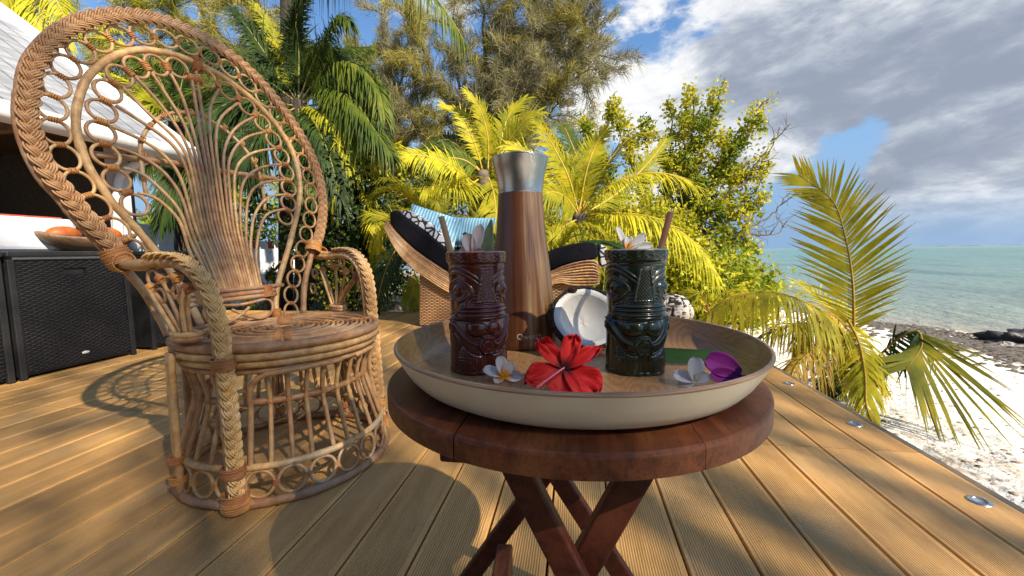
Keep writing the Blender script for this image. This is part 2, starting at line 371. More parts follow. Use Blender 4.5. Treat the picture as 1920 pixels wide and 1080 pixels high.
h = t.math('ADD', t.noise(t.mapping(tc, (1.6, .8, 1)), 2.2, 5, .6, .4), t.math('MULTIPLY', t.noise(t.mapping(tc, (.3, .12, 1)), 1.6, 4, .6), 2.2))
b = t.new('ShaderNodeBump', i_Distance=.22); t.link(h, b.inputs['Height']); t.link(t.math('MULTIPLY', far, .9), b.inputs['Strength']); t.link(b.outputs[0], bs.inputs['Normal'])
xs = [-2500, -600, -100, -20, 0, 4, 6, 7, 8, 10, 20, 60, 200, 600, 1500, 4500]; ys = [-3000, -500, -60, 0, 6, 9, 12, 16, 25, 40, 80, 200, 600, 1500, 5500]
V = []; 
for y in ys:
    for x in xs: V.append((max(x, shore_x(y)-1.2 if y < 2000 else x) if x < 8 else x, y, -1.0))
Fc = [(j*len(xs)+i, j*len(xs)+i+1, (j+1)*len(xs)+i+1, (j+1)*len(xs)+i) for j in range(len(ys)-1) for i in range(len(xs)-1)]
sea = meshobj('sea', [(x, y, -1.0) for y in ys for x in xs], Fc, m, smooth=False); sea['kind'] = 'structure'
# ------- foam line of the far reef
rf = MB()
for k in range(150):
    x = 160+random.random()*1500; y = 1350-.28*x+random.uniform(-25, 25); L = random.uniform(8, 40)
    rf.box((x, y, -1.), (x+L, y+1.5, -.995+random.uniform(.03, .22)))
o = rf.build('reef_surf', m_white, smooth=False); tag(o, 'thin broken white line of surf on the far reef below the horizon', None, None, 'stuff')
# ------- dark weed and small rocks along the waterline
wd = MB()
def lump(mb, c, r, sq=(1, 1, .6), n=1):
    a = random.random()*6.28; base = []
    for th in (0, .9, 1.75, 2.5):
        for k in range(6):
            rr = r*random.uniform(.7, 1.25); ph = k*pi/3+a
            base.append((c[0]+rr*math.sin(th)*math.cos(ph)*sq[0], c[1]+rr*math.sin(th)*math.sin(ph)*sq[1], c[2]+rr*math.cos(th)*sq[2]))
    Fc = [(k*6+j, (k+1)*6+j, (k+1)*6+(j+1) % 6, k*6+(j+1) % 6) for k in range(3) for j in range(6)]
    mb.add(base, Fc)
for k in range(7500):
    x = random.gauss(6.0, .62); y = random.uniform(2, 12.5)
    x -= max(0, y-9)*.9
    lump(wd, (x, y, ground_h(x, y)+.005), random.choice([.01, .018, .028, .04]), (1.6, 1, .4))
tag(wd.build('beach_wrack', simple('dark_weed', (.05, .04, .03), (.10, .085, .07), .85, 30, bump=.6)), 'band of dark seaweed and small stones along the waterline', None, None, 'stuff')
pb = MB()
for k in range(2600):
    x = 1.2+abs(random.gauss(0, .9))+(random.random() < .25)*random.uniform(0, 4); y = random.uniform(.2, 9)
    lump(pb, (x, y, ground_h(x, y)), random.choice([.004, .006, .009, .014]), (1.3, 1, .5))
tag(pb.build('coral_rubble', simple('rubble', (.46, .38, .28), (.20, .14, .09), .9, 40, bump=.5)), 'small brown coral rubble and leaf litter scattered on white sand', None, None, 'stuff')

# ------------------------------------------------------------------ deck of composite boards
BW, X0, YJ = .1442, -.05695, 1.434
XR = X0+7.5*BW+.072+.0  # right edge
deck = thing('deck', None, None); tag(deck, kind='structure')
board_cache = {}
def board(xc, y0, y1, wd=BW-.0052):
    L = round(y1-y0, 3); key = (L, round(wd, 4))
    if key not in board_cache:
        hw = wd/2; hl = L/2-.0015; c = .0025; prof = [(-hw, -.024), (-hw, -c), (-hw+c, 0), (hw-c, 0), (hw, -c), (hw, -.024)]
        V = [(x, s_*hl, z) for s_ in (-1, 1) for x, z in prof]; n = len(prof)
        Fc = [(k, (k+1) % n, n+(k+1) % n, n+k) for k in range(n)]+[tuple(reversed(range(n))), tuple(range(n, 2*n))]
        me = bpy.data.meshes.new('deck_board'); me.from_pydata(V, [], Fc); me.materials.append(m_deck); board_cache[key] = me
    o = link('deck_board', board_cache[key], None, deck); o.location = (xc, (y0+y1)/2, 0)
# seam k lies at X0 + k*BW (survey); boards sit between seams
for k in range(-46, 8):
    xc = X0+.066*0+(k+.5)*BW
    if k == 7: continue
    if k >= -30: board(xc, -1.4, YJ)
    if k <= 6: board(xc, YJ, 4.33)
xc = X0+(7+.5)*BW
board(xc, -1.4, YJ); board(xc, YJ, 4.33)
DX = X0+8*BW
mb = MB(); mb.box((DX+.002, -1.4, -.16), (DX+.022, 4.35, -.003)); mb.box((-7, 4.332, -.16), (DX, 4.352, -.003))
fa = mb.build('fascia_board', simple('fascia', (.20, .15, .10), (.13, .095, .06), .6, 12), deck, smooth=False)
mb = MB()
for k in range(12): y = -1.3+k*.5; mb.box((-7, y, -.12), (DX-.01, y+.05, -.027))
mb.box((-7, -1.4, -.45), (-6.95, 4.3, -.03)); mb.box((-6.9, 4.25, -.45), (1.0, 4.3, -.125)); mb.box((DX-.12, -1.4, -.9), (DX-.06, 4.25, -.125))
mb.build('joist_frame', m_barkdark, deck, smooth=False)
# recessed deck lights along the edge
m_glass = simple('lens_plastic', (.30, .30, .31), (.18, .18, .19), .5, 60)
lab = ['round steel deck light nearest the camera on the outer board', 'round steel deck light in the middle of the row beside the palm fronds', 'round steel deck light farthest along the outer board, by the tray rim']
for k, y in enumerate((1.169, 1.645, 2.118)):
    t0 = thing('deck_light', lab[k], 'deck light', (1.034, y, 0), 'round lights let into the outer deck board'); t0.scale = (.78, .78, .78)
    V, Fc = lathe_geo([(.0, .0012), (.016, .0012), (.017, .003)], 28); meshobj('lens', V, Fc, m_glass, t0)
    V, Fc = lathe_geo([(.0172, .0008), (.0185, .0045), (.026, .005), (.031, .0028), (.0325, .0006)], 28); meshobj('bezel', V, Fc, m_steel, t0)

# ------------------------------------------------------------------ beach house at the left
def board_geo(P, U, Wd, Tn, lu, lw, th): # box from P spanned by unit U*lu, Wd*lw, Tn*th
    P, U, Wd, Tn = map(lambda v: np.asarray(v, float), (P, U, Wd, Tn)); V = []
    for c in (0, 1):
        for a, b in ((0, 0), (1, 0), (1, 1), (0, 1)): V.append(P+U*lu*a+Wd*lw*b+Tn*th*c)
    return V, [(0, 3, 2, 1), (4, 5, 6, 7), (0, 1, 5, 4), (1, 2, 6, 5), (2, 3, 7, 6), (3, 0, 4, 7)]
house = thing('beach_house', 'white timber house with steep boarded roof and shady open front at left', 'house', (-4.2, 2, -.4))
HO = np.array([-4.2, 2, -.4])
m_roof = simple('weathered_white_boards', (.30, .30, .31), (.18, .19, .21), .7, 3.5, (1, 1, 6), bump=.35, bscale=30, objvar=.2)
EX, EZ, YC = -4.2, 1.80, 4.05; ra = math.radians(36); ru = np.array([-math.cos(ra), 0, math.sin(ra)]); rn = np.array([math.sin(ra), 0, math.cos(ra)])
y = YC-.12; k = 0
while y > -1.6:
    wdt = .17; jit = random.uniform(-.004, .006)
    V, Fc = board_geo(np.array([EX, y-wdt+.006, EZ])+rn*jit-HO, (0, 1, 0), ru, rn, wdt-.020, 4.6, .018); meshobj('roof_board', V, Fc, m_roof, house, smooth=False)
    y -= wdt; k += 1
V, Fc = board_geo(np.array([EX, -1.6, EZ-.03])-HO, (0, 1, 0), ru, rn, YC+1.5, 4.6, .026); meshobj('roof_deck', V, Fc, m_barkdark, house, smooth=False)
V, Fc = board_geo(np.array([EX, YC-.115, EZ-.10])-HO, (0, 1, 0), ru, rn, .13, 4.65, .16); meshobj('bargeboard', V, Fc, m_white, house, smooth=False)
gp = catmull([(EX+.02, -1.6, EZ-.05), (EX+.02, 1, EZ-.05), (EX+.02, YC, EZ-.05)], 4)
V, Fc = tube_geo(gp, .085, 12); meshobj('gutter', np.array(V)-HO, Fc, m_white, house)
dp = at_x((215, 300), -4.25); yp = 3.33
pp = smooth_poly(resample(catmull([at_x((285, 262), EX), at_x((285, 290), EX), at_x((262, 306), EX-.1), at_x((230, 322), EX-.25), at_x((221, 345), EX-.3), at_x((221, 400), EX-.3), at_x((223, 560), EX-.3)], 8), .04), 2)
V, Fc = tube_geo(pp, .042, 12); meshobj('downpipe', np.array(V)-HO, Fc, m_white, house)
mb = MB(); mb.box((-4.62, YC-.55, -.4), (-4.5, YC-.43, 1.9)); mb.build('post', m_white, house, False, HO).location = (0, 0, 0)
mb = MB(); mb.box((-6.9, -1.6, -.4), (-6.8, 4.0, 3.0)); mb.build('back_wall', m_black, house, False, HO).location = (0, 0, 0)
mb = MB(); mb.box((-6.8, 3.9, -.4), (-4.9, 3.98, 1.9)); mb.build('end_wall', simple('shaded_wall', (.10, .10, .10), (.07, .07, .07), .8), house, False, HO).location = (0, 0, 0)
mb = MB(); mb.box((-6.8, -1.6, 1.86), (-4.5, 3.98, 1.90)); mb.build('ceiling_panel', m_barkdark, house, False, HO).location = (0, 0, 0)
for yb in (.4, 1.6, 2.8):
    mb = MB(); mb.box((-6.8, yb, 1.72), (-4.4, yb+.09, 1.858)); mb.build('beam', simple('beam_wood', (.22, .15, .09), (.14, .09, .05), .6), house, False, HO).location = (0, 0, 0)
# dark round wall hanging and pale oval behind
hg = thing('wall_disc', 'large dark round woven disc with a pale oval boss, hanging in the shaded room', 'wall decoration', at_d(25, 325, 5.2))
c0 = np.zeros(3); nrm = unit([.75, -.65, 0]); U_ = unit(np.cross((0, 0, 1), nrm)); W_ = np.cross(nrm, U_)
def disc_geo(c, U, W, N, R1, R2, th, n=40):
    a = np.arange(n)*2*pi/n; ring = np.cos(a)[:, None]*U*R1+np.sin(a)[:, None]*W*R2
    V = np.vstack([c+ring, c+ring*.96+N*th, [c+N*th*1.3]]); Fc = [(j, (j+1) % n, n+(j+1) % n, n+j) for j in range(n)]+[(n+j, n+(j+1) % n, 2*n) for j in range(n)]
    return V, Fc
V, Fc = disc_geo(c0, U_, W_, nrm, .42, .52, .04); meshobj('disc', V, Fc, simple('dark_weave', (.035, .022, .016), (.02, .012, .01), .7, 60, (1, 1, 6), bump=.6), hg)
V, Fc = disc_geo(c0+nrm*.06, U_, W_, nrm, .09, .13, .02); meshobj('boss', V, Fc, simple('pale_shell', (.14, .13, .10), (.10, .09, .07), .5), hg)

# rattan storage boxes along the left side
m_wick, t, bs, tc = new_mat('black_rattan_weave')
s = t.new('ShaderNodeSeparateXYZ'); t.link(tc, s.inputs[0])
ry = t.math('MULTIPLY', s.outputs[2], 2*pi/.021); rowi = t.math('FLOOR', t.math('DIVIDE', s.outputs[2], .0105))
px_ = t.math('ADD', t.math('MULTIPLY', t.math('ADD', s.outputs[1], s.outputs[0]), 2*pi/.046), t.math('MULTIPLY', rowi, pi))
hh = t.math('MULTIPLY', t.math('ABSOLUTE', t.math('SINE', t.math('MULTIPLY', s.outputs[2], pi/.0105))), t.math('ADD', t.math('MULTIPLY', t.math('SINE', px_), .5), .6))
t.link(t.mix(t.mr(hh, .1, .9), (.004, .004, .005), (.018, .017, .017)), bs.inputs['Base Color']); bs.inputs['Roughness'].default_value = .38
t.link(t.bump(hh, 1., .006), bs.inputs['Normal'])
def storage(y0, y1, label):
    o = thing('storage_box', label, 'storage box', (-2.95, y0, 0), 'black rattan storage boxes along the deck')
    wdt = y1-y0; D = .55
    mb = MB(); mb.box((-D, .0, .02), (-.012, wdt, .655)); mb.build('body', simple('box_plastic', (.012, .012, .013), (.02, .02, .02), .45), o, False)
    mb = MB(); mb.box((-.012, .03, .035), (0, wdt-.03, .56)); mb.box((-.012, .03, .60), (0, wdt-.03, .645))
    mb.box((-.012, .03, .56), (0, wdt*.5-.055, .60)); mb.box((-.012, wdt*.5+.055, .56), (0, wdt-.03, .60)); mb.build('woven_front', m_wick, o, False)
    mb = MB(); mb.box((-.035, wdt*.5-.054, .561), (-.0125, wdt*.5+.054, .599)); mb.build('hand_hole', simple('copper_recess', (.62, .22, .08), (.40, .12, .04), .5, 60), o, False)
    for yy in (.0, wdt-.03):
        mb = MB(); mb.box((-.012, yy, .0), (.008, yy+.03, .655)); bevelled(mb.build('corner_post', m_black, o, False), .004)
    mb = MB(); mb.box((-D-.02, -.005, .668), (.018, wdt+.005, .70)); bevelled(mb.build('lid', m_black, o, False), .008)
    mb = MB(); mb.box((-D, .03, .655), (-.004, wdt-.03, .668)); mb.build('lid_liner', m_white, o, False)
    V, Fc = disc_geo(np.array([.0, 0, 0]), np.array([0, 1., 0]), np.array([0, 0, 1.]), np.array([1., 0, 0]), .020, .0085, .002, 24)
    b_ = meshobj('badge', np.array(V)+np.array([.0005, wdt*.52, .085]), Fc, m_white, o); 
storage(1.08, 1.70, 'black rattan storage box cut by the left edge of the view')
storage(1.72, 2.31, 'black rattan storage box in full view with a copper hand hole')
storage(2.42, 3.02, 'black rattan storage box partly behind the peacock chair')
# white cloth roll and red cloth on the boxes, wooden bowl with orange fruit
wc = MB(); wc.box((-4.4, .8, .70), (-3.18, 2.22, .905)); o = bevelled(wc.build('white_cushion', simple('white_canvas', (.66, .66, .67), (.56, .57, .60), .9, 6, bump=.25, bscale=9), None, False), .03, 3)
tag(o, 'thick white cushion lying behind the storage boxes under the roof', 'cushion')
wc = MB(); wc.box((-4.1, 1.3, .9065), (-3.3, 2.22, .922)); o = bevelled(wc.build('red_cloth', simple('red_canvas', (.50, .07, .03), (.4, .05, .02), .9, 30, bump=.2), None, False), .006)
tag(o, 'folded red cloth edge on top of the white cushion', 'cloth')
bw = at_x((178, 470), -3.0); bowl = thing('fruit_bowl', 'boat shaped wooden bowl on the storage box holding orange papaya', 'bowl', (bw[0]-.10, bw[1]+.05, .70), rot=(0, 0, math.radians(70)))
m_bowl = simple('carved_bowl_wood', (.24, .14, .07), (.13, .07, .035), .45, 10, (1, 8, 1), bump=.3)
def boat(L, Wd, H, th):
    V = []; n = 24; rows = 7
    for s_, sc in ((0, 1), (1, 1-th)):
        for i in range(rows):
            u = i/(rows-1) if s_ == 0 else 1-i/(rows-1)
            rr = (.45+.55*math.sin(u*pi/2))*sc if u > 0 else .40*sc
            for j in range(n):
                a = j*2*pi/n; x = math.cos(a)*L*rr; lift = (abs(math.cos(a))**3)*.035*u
                V.append((x, math.sin(a)*Wd*rr, u*H+lift+(th*.05 if s_ else 0)))
    Fc = [(k*n+j, k*n+(j+1) % n, (k+1)*n+(j+1) % n, (k+1)*n+j) for k in range(2*rows-1) for j in range(n)]
    Fc.append(tuple(reversed(range(n)))); Fc.append(tuple(range((2*rows-1)*n, 2*rows*n))); return V, Fc
V, Fc = boat(.24, .13, .085, .08); meshobj('bowl_body', V, Fc, m_bowl, bowl)
m_orange = simple('papaya_flesh', (.60, .18, .02), (.45, .09, .015), .5, 20, bump=.1)
def ellipsoid(c, r, rot=0., n=18):
    V = []; Fc = []
    for i in range(n//2+1):
        th = pi*i/(n//2)
        for j in range(n):
            a = 2*pi*j/n; x, y, z = r[0]*math.sin(th)*math.cos(a), r[1]*math.sin(th)*math.sin(a), r[2]*math.cos(th)
            V.append((c[0]+x*math.cos(rot)-y*math.sin(rot), c[1]+x*math.sin(rot)+y*math.cos(rot), c[2]+z))
    for i in range(n//2):
        for j in range(n): Fc.append((i*n+j, (i+1)*n+j, (i+1)*n+(j+1) % n, i*n+(j+1) % n))
    return V, Fc
bl = Vector(bowl.location)
for k, (dx, dy, rr, lb) in enumerate(((-.02, -.12, (.055, .09, .05), 'orange papaya half at the near end of the wooden bowl'), (.02, .09, (.06, .08, .055), 'orange papaya half at the far end of the wooden bowl'))):
    V, Fc = ellipsoid((0, 0, 0), rr); o = meshobj('papaya', V, Fc, m_orange); o.location = (bl.x+dx, bl.y+dy, bl.z+.105); tag(o, lb, 'fruit')
V, Fc = ellipsoid((0, 0, 0), (.05, .055, .08)); o = meshobj('white_jug', V, Fc, m_white); o.location = (bl.x-.03, bl.y+.29, bl.z+.08); tag(o, 'rounded white jar standing beside the wooden fruit bowl', 'jar')

# garden walls and yard far behind the chair
for (pa, pb, dd, h0, lb) in (((150, 415), (345, 415), 6.2, .95, 'whitewashed garden wall behind the storage boxes'), ((430, 455), (640, 455), 8.6, .66, 'white garden wall seen behind the seat of the peacock chair')):
    A, B = at_d(pa[0], pa[1], dd), at_d(pb[0]+0, pb[1], dd+1.2); d = unit([B[0]-A[0], B[1]-A[1], 0]); nn = np.array([-d[1], d[0], 0]); L = np.linalg.norm((B-A)[:2])
    V, Fc = board_geo((A[0], A[1], -.45), d, nn, (0, 0, 1), L, .12, A[2]+.45)
    o = meshobj('garden_wall', V, Fc, simple('whitewash', (.66, .66, .66), (.56, .57, .58), .85, 4, bump=.3), None, False); tag(o, lb, 'wall', 'white garden walls')

# ================================================================== PEACOCK CHAIR
CC = np.array([-.93, 1.18, 0.]); phi, th = -.257, .2
cf = np.array([math.cos(phi), math.sin(phi), 0]); cs = np.array([-math.sin(phi), math.cos(phi), 0])
bt = -cf*math.sin(th)+np.array([0, 0, math.cos(th)]); bn = np.cross(cs, bt)
if bn@cf < 0: bn = -bn
BP0 = CC+np.array([0, 0, .43])-.2*cf
def BP(u, v, w_=0.): return BP0+cs*u+bt*v+bn*w_-CC
chair = thing('peacock_chair', 'tall rattan peacock chair with braided oval back and ringed base', 'chair', CC)
def BPs(L, w_=0.): return np.array([BP(u, v, w_) for u, v in L])
def cane(name, P, r, mat=None, n=6, closed=False, parent=chair, step=.012, wob=.0):
    P = resample(P, step, closed); 
    rr = np.full(len(P), r)
    if r > .006:  # nodes of the cane: slight swellings at irregular spacing
        L = 0; nxt = random.uniform(.05, .22)
        for i in range(len(P)):
            L += step
            if L > nxt: rr[i] *= 1.13; nxt = L+random.uniform(.12, .3)
    rr = rr*(1+.03*np.sin(np.arange(len(P))*.7+random.random()*6))
    return tube(name, P, rr, mat or m_cane, parent, n, closed)
def wrap_geo(P, r, turns=5, tr=.0022, n=12, mb=None):
    """binding wound round the short path P: a pile of thin rings"""
    P = np.asarray(P, float); T = unit(P[-1]-P[0]); ref = np.array([0, 0, 1.]) if abs(T[2]) < .8 else np.array([1., 0, 0])
    U = unit(np.cross(T, ref)); W_ = np.cross(T, U); mb = mb or MB()
    rU, rW = (r if isinstance(r, tuple) else (r, r))
    for k in range(turns):
        c = P[0]+(P[-1]-P[0])*(k+.5)/turns+T*random.uniform(-.0004, .0004); a = np.arange(n)*2*pi/n; s_ = random.uniform(.96, 1.06)
        V, Fc = tube_geo(c+np.cos(a)[:, None]*U*rU*s_+np.sin(a)[:, None]*W_*rW*s_, tr, 4, True); mb.add(V, Fc)
    return mb
def braid_geo(P, Lat, Nor, A=.0135, B=.0065, per=.084, hw=.0085, strands=3, sub=4, tr=.0027):
    """three flat strands of split cane plaited along P"""
    P = np.asarray(P, float); d = np.r_[0, np.cumsum(np.linalg.norm(np.diff(P, axis=0), axis=1))]
    n = int(d[-1]/per*16); s_ = np.linspace(0, d[-1], n)
    I = lambda X: np.stack([np.interp(s_, d, np.asarray(X)[:, k]) for k in range(3)], 1)
    Q = I(P); La = I(Lat); No = I(Nor); mb = MB()
    for k in range(strands):
        ph = 2*pi*s_/per+2*pi*k/strands
        x = A*np.sin(ph); z = B*np.sin(2*ph); base = Q+La*x[:, None]+No*z[:, None]
        # strand's own sideways direction: perpendicular to its path, in the braid's surface
        T = np.gradient(base, axis=0); T /= np.linalg.norm(T, axis=1)[:, None]; S = np.cross(No, T); S /= np.linalg.norm(S, axis=1)[:, None]
        for j in range(sub):
            off = (j-(sub-1)/2)/((sub-1)/2)*hw
            V, Fc = tube_geo(base+S*off+No*(.0022*(1-(off/hw)**2)), tr, 5, False, True); mb.add(V, Fc)
    return mb
BRAID = [[-0.299,0.238],[-0.315,0.275],[-0.341,0.32],[-0.363,0.365],[-0.38,0.403],[-0.399,0.438],[-0.41,0.471],[-0.417,0.504],[-0.421,0.562],[-0.419,0.61],[-0.408,0.655],[-0.401,0.695],[-0.388,0.736],[-0.368,0.778],[-0.343,0.821],[-0.312,0.863],[-0.279,0.899],[-0.24,0.933],[-0.204,0.959],[-0.158,0.983],[-0.115,1.002],[-0.074,1.014],[-0.031,1.020],[0.015,1.020],[0.08,1.012],[0.164,0.987],[0.233,0.946],[0.292,0.892],[0.345,0.827],[0.39,0.754],[0.427,0.672],[0.444,0.579],[0.442,0.49],[0.420,0.4],[0.384,0.32],[0.347,0.266]]
INNER = [[-0.13,0.015],[-0.15,0.098],[-0.178,0.18],[-0.208,0.246],[-0.234,0.298],[-0.258,0.341],[-0.285,0.386],[-0.302,0.429],[-0.319,0.475],[-0.327,0.522],[-0.331,0.562],[-0.329,0.604],[-0.321,0.647],[-0.308,0.687],[-0.293,0.728],[-0.265,0.775],[-0.223,0.826],[-0.174,0.868],[-0.125,0.895],[-0.068,0.912],[-0.01,0.917],[0.063,0.911],[0.119,0.896],[0.185,0.864],[0.246,0.82],[0.298,0.763],[0.336,0.695],[0.352,0.615],[0.345,0.52],[0.311,0.423],[0.242,0.281],[0.188,0.182],[0.145,0.098],[0.125,0.015]]
OSTR = [[0.347,0.266],[0.327,0.22],[0.273,0.117],[0.241,0.0]]; OSTL = [[-0.305,0.25],[-0.288,0.201],[-0.262,0.15],[-0.238,0.08],[-0.22,0.0]]
RINGS = [[-0.263,0.254],[-0.292,0.313],[-0.322,0.375],[-0.348,0.434],[-0.365,0.5],[-0.374,0.567],[-0.371,0.632],[-0.354,0.696],[-0.326,0.757],[-0.287,0.815],[-0.242,0.866],[-0.187,0.909],[-0.127,0.942],[-0.062,0.96],[0.003,0.967],[0.073,0.962],[0.138,0.942],[0.2,0.91],[0.255,0.868],[0.302,0.815],[0.34,0.76],[0.368,0.70],[0.388,0.64],[0.397,0.575],[0.395,0.511],[0.38,0.447],[0.356,0.383],[0.325,0.32],[0.292,0.258],[0.258,0.197],[0.226,0.137],[0.2,0.076],[0.186,0.012]]
IRINGS = [[-0.238,0.388],[-0.267,0.456],[-0.280,0.525],[-0.280,0.59],[-0.268,0.655],[-0.245,0.72],[-0.209,0.778],[-0.162,0.823],[-0.106,0.853],[-0.044,0.87],[0.044,0.872],[0.117,0.85],[0.179,0.812],[0.229,0.762],[0.263,0.704],[0.285,0.641],[0.292,0.576],[0.287,0.510],[0.272,0.446],[0.245,0.388]]
SP = [[[-0.225,0.424],[-0.182,0.413],[-0.135,0.354],[-0.126,0.292],[-0.122,0.245]],[[-0.248,0.493],[-0.204,0.483],[-0.151,0.422],[-0.124,0.369],[-0.116,0.292]],[[-0.254,0.552],[-0.206,0.541],[-0.146,0.498],[-0.111,0.418],[-0.104,0.304]],
[[-0.256,0.613],[-0.19,0.59],[-0.139,0.555],[-0.103,0.485],[-0.094,0.34]],[[-0.235,0.68],[-0.163,0.638],[-0.105,0.592],[-0.080,0.51],[-0.083,0.34]],[[-0.209,0.742],[-0.147,0.669],[-0.096,0.617],[-0.068,0.537],[-0.072,0.341]],
[[-0.172,0.79],[-0.118,0.722],[-0.078,0.642],[-0.057,0.539],[-0.061,0.342]],[[-0.125,0.82],[-0.089,0.742],[-0.061,0.672],[-0.045,0.541],[-0.050,0.342]],[[-0.070,0.838],[-0.050,0.774],[-0.040,0.687],[-0.033,0.544],[-0.039,0.343]],
[[-0.008,0.846],[-0.012,0.751],[-0.016,0.676],[-0.020,0.546],[-0.028,0.343]],[[0.010,0.846],[0.006,0.756],[0.000,0.681],[-0.007,0.549],[-0.017,0.344]],[[0.078,0.842],[0.036,0.767],[0.018,0.683],[0.008,0.58],[-0.005,0.345]],
[[0.142,0.813],[0.061,0.731],[0.032,0.646],[0.021,0.554],[0.007,0.346]],[[0.199,0.779],[0.108,0.707],[0.05,0.606],[0.033,0.498],[0.018,0.346]],[[0.239,0.73],[0.138,0.679],[0.066,0.587],[0.045,0.481],[0.030,0.328]],
[[0.265,0.668],[0.155,0.626],[0.082,0.555],[0.057,0.452],[0.042,0.328]],[[0.279,0.608],[0.173,0.572],[0.097,0.504],[0.068,0.401],[0.053,0.309]],[[0.281,0.544],[0.16,0.508],[0.105,0.446],[0.079,0.357],[0.063,0.271]],
[[0.272,0.482],[0.181,0.458],[0.116,0.385],[0.089,0.31],[0.074,0.251]],[[0.256,0.42],[0.167,0.395],[0.121,0.325],[0.099,0.265],[0.086,0.212]]]
# big outer braid on its backing cane
bp = catmull(BRAID, 6) if False else None
def curve2(L, n=6):
    P = catmull([(a, b, 0) for a, b in L], n); return smooth_poly(P, 4)[:, :2]
b2 = curve2(BRAID); d2 = np.gradient(b2, axis=0); d2 /= np.linalg.norm(d2, axis=1)[:, None]; lat2 = np.stack([-d2[:, 1], d2[:, 0]], 1)  # points outward (left of clockwise travel)
Pb = np.array([BP(u, v, .010) for u, v in b2]); Lb = np.array([cs*a+bt*b for a, b in lat2]); Nb = np.tile(bn, (len(Pb), 1))
o = braid_geo(Pb, Lb, Nb, .0130, .0058, .084, .0080, tr=.0028).build('braided_rim', m_braid, chair)
rod = np.array([BP(u+la*.011, v+lb_*.011, -.010) for (u, v), (la, lb_) in zip(b2, lat2)]); cane('hoop_cane', rod, .0125, n=10)
i2 = curve2(INNER); cane('inner_hoop', np.array([BP(u, v, -.002) for u, v in i2]), .0102, n=10)
cane('back_stile', BPs(curve2(OSTR), -.004), .0112, n=8); cane('back_stile', BPs(curve2(OSTL), -.004), .0112, n=8)
def ring_row(L, rmax, rr, wrapr, w_=0., nm='ring'):
    L = np.array(L)
    for i, (u, v) in enumerate(L):
        ds = [np.linalg.norm(L[i]-L[j]) for j in (i-1, i+1) if 0 <= j < len(L)]
        R = min(rmax, min(ds)*.5+.001)
        tg = unit(np.r_[L[min(i+1, len(L)-1)]-L[max(i-1, 0)], 0]); Tn = cs*tg[0]+bt*tg[1]; Rn = cs*-tg[1]+bt*tg[0]; Rr = .0285 if nm == 'ring' else R; jt = random.uniform(.97, 1.04)
        a_ = np.arange(28)*2*pi/28; cane(nm, BP(u, v, w_)+np.cos(a_)[:, None]*Tn*R+np.sin(a_)[:, None]*Rn*Rr*jt, rr, closed=True, step=R*2*pi/28.)
    for i in range(len(L)-1):
        a, b = L[i], L[i+1]; m_ = (a+b)/2; dd = (b-a)/np.linalg.norm(b-a); pp = np.array([-dd[1], dd[0]])
        h = wrapr*1.3
        wrap_geo([BP(*(m_-pp*h), w_), BP(*(m_+pp*h), w_)], (wrapr, wrapr*.8), 4 if nm == 'ring' else 6, .0021, 10).build('binding', m_wrap, chair)
ring_row(RINGS, .0335, .0044, .0075)
ring_row(IRINGS[:10], .031, .0048, .0105, 0, 'spoke_ring'); ring_row(IRINGS[10:], .031, .0048, .0105, 0, 'spoke_ring')
wrap_geo([BP(-.022, .852, 0), BP(.026, .852, 0)], (.014, .012), 12, .0022, 10).build('binding', m_wrap, chair)
wrap_geo([BP(.022, .93, 0), BP(.022, .885, 0)], (.016, .016), 9, .0022, 10).build('binding', m_wrap, chair)
# fan of canes that gather into the splat
NB = len(SP)
for i, s_ in enumerate(SP):
    xb = -.083+.168*i/(NB-1)
    pts = s_+[[s_[-1][0]*.72+xb*.28 if False else (s_[-1][0]+xb)/2, (s_[-1][1]+.118)/2], [xb, .112]]
    cane('fan_cane', BPs(curve2(pts), .003+.0012*(i % 2)), .0049)
    if i < NB-1 and 4 < i < 15: # filler canes of the splat between two fan canes
        nx_ = SP[i+1]; v0 = min(s_[-1][1], nx_[-1][1])+.02; xt = (s_[-1][0]+nx_[-1][0])/2
        cane('splat_cane', BPs([[xt, v0+random.uniform(.0, .05)], [(xt+xb+.0042)/2, (v0+.11)/2], [xb+.0044, .112]], -.006), .0042, step=.02)
arc = [[-.20, .42], [-0.199,0.475],[-0.194,0.544],[-0.185,0.593],[-0.157,0.643],[-0.114,0.69],[-0.07,0.715],[-0.03,0.726],[0.011,0.724],[0.072,0.703],[0.127,0.656],[0.165,0.6],[0.18,0.537],[0.176,0.45],[.17,.41]]
cane('cross_arc', BPs(curve2(arc), -.009), .0062)
for (u, v) in arc[1:-1]: wrap_geo([BP(u-.006, v+.003, -.003), BP(u+.006, v-.003, -.003)], .011, 3, .0014, 8).build('binding', m_wrap, chair)
cane('back_brace', BPs([[-.30, .533], [-.1, .547], [.1, .547], [.315, .553]], -.028), .0095, n=8)
for a, vv in ((0, .114), (-.0, .098), (0, .083)):
    cane('splat_rail', BPs([[-.19 if vv > .1 else -.17, vv-.006], [-.06, vv], [.07, vv+.002], [.172 if vv > .1 else .135, vv+.003]], .004), .0082)
wrap_geo([BP(.108, .078, .004), BP(.108, .121, .004)], (.020, .012), 11, .0022, 10).build('binding', m_wrap, chair)
wrap_geo([BP(-.118, .078, .004), BP(-.118, .121, .004)], (.020, .012), 11, .0022, 10).build('binding', m_wrap, chair)
for sg in (1, -1):
    lp = [(0, .062), (.05, .066), (.10, .072), (.118, .05), (.105, .018), (.06, .004), (.0, .030), (-.03, .05)]
    cane('teardrop_loop', BPs([(a*sg+.0, b) for a, b in curve2(lp)], .0), .0055)
wrap_geo([BP(.125, .0, 0), BP(.126, .03, 0)], .0155, 7, .0022).build('binding', m_wrap, chair)
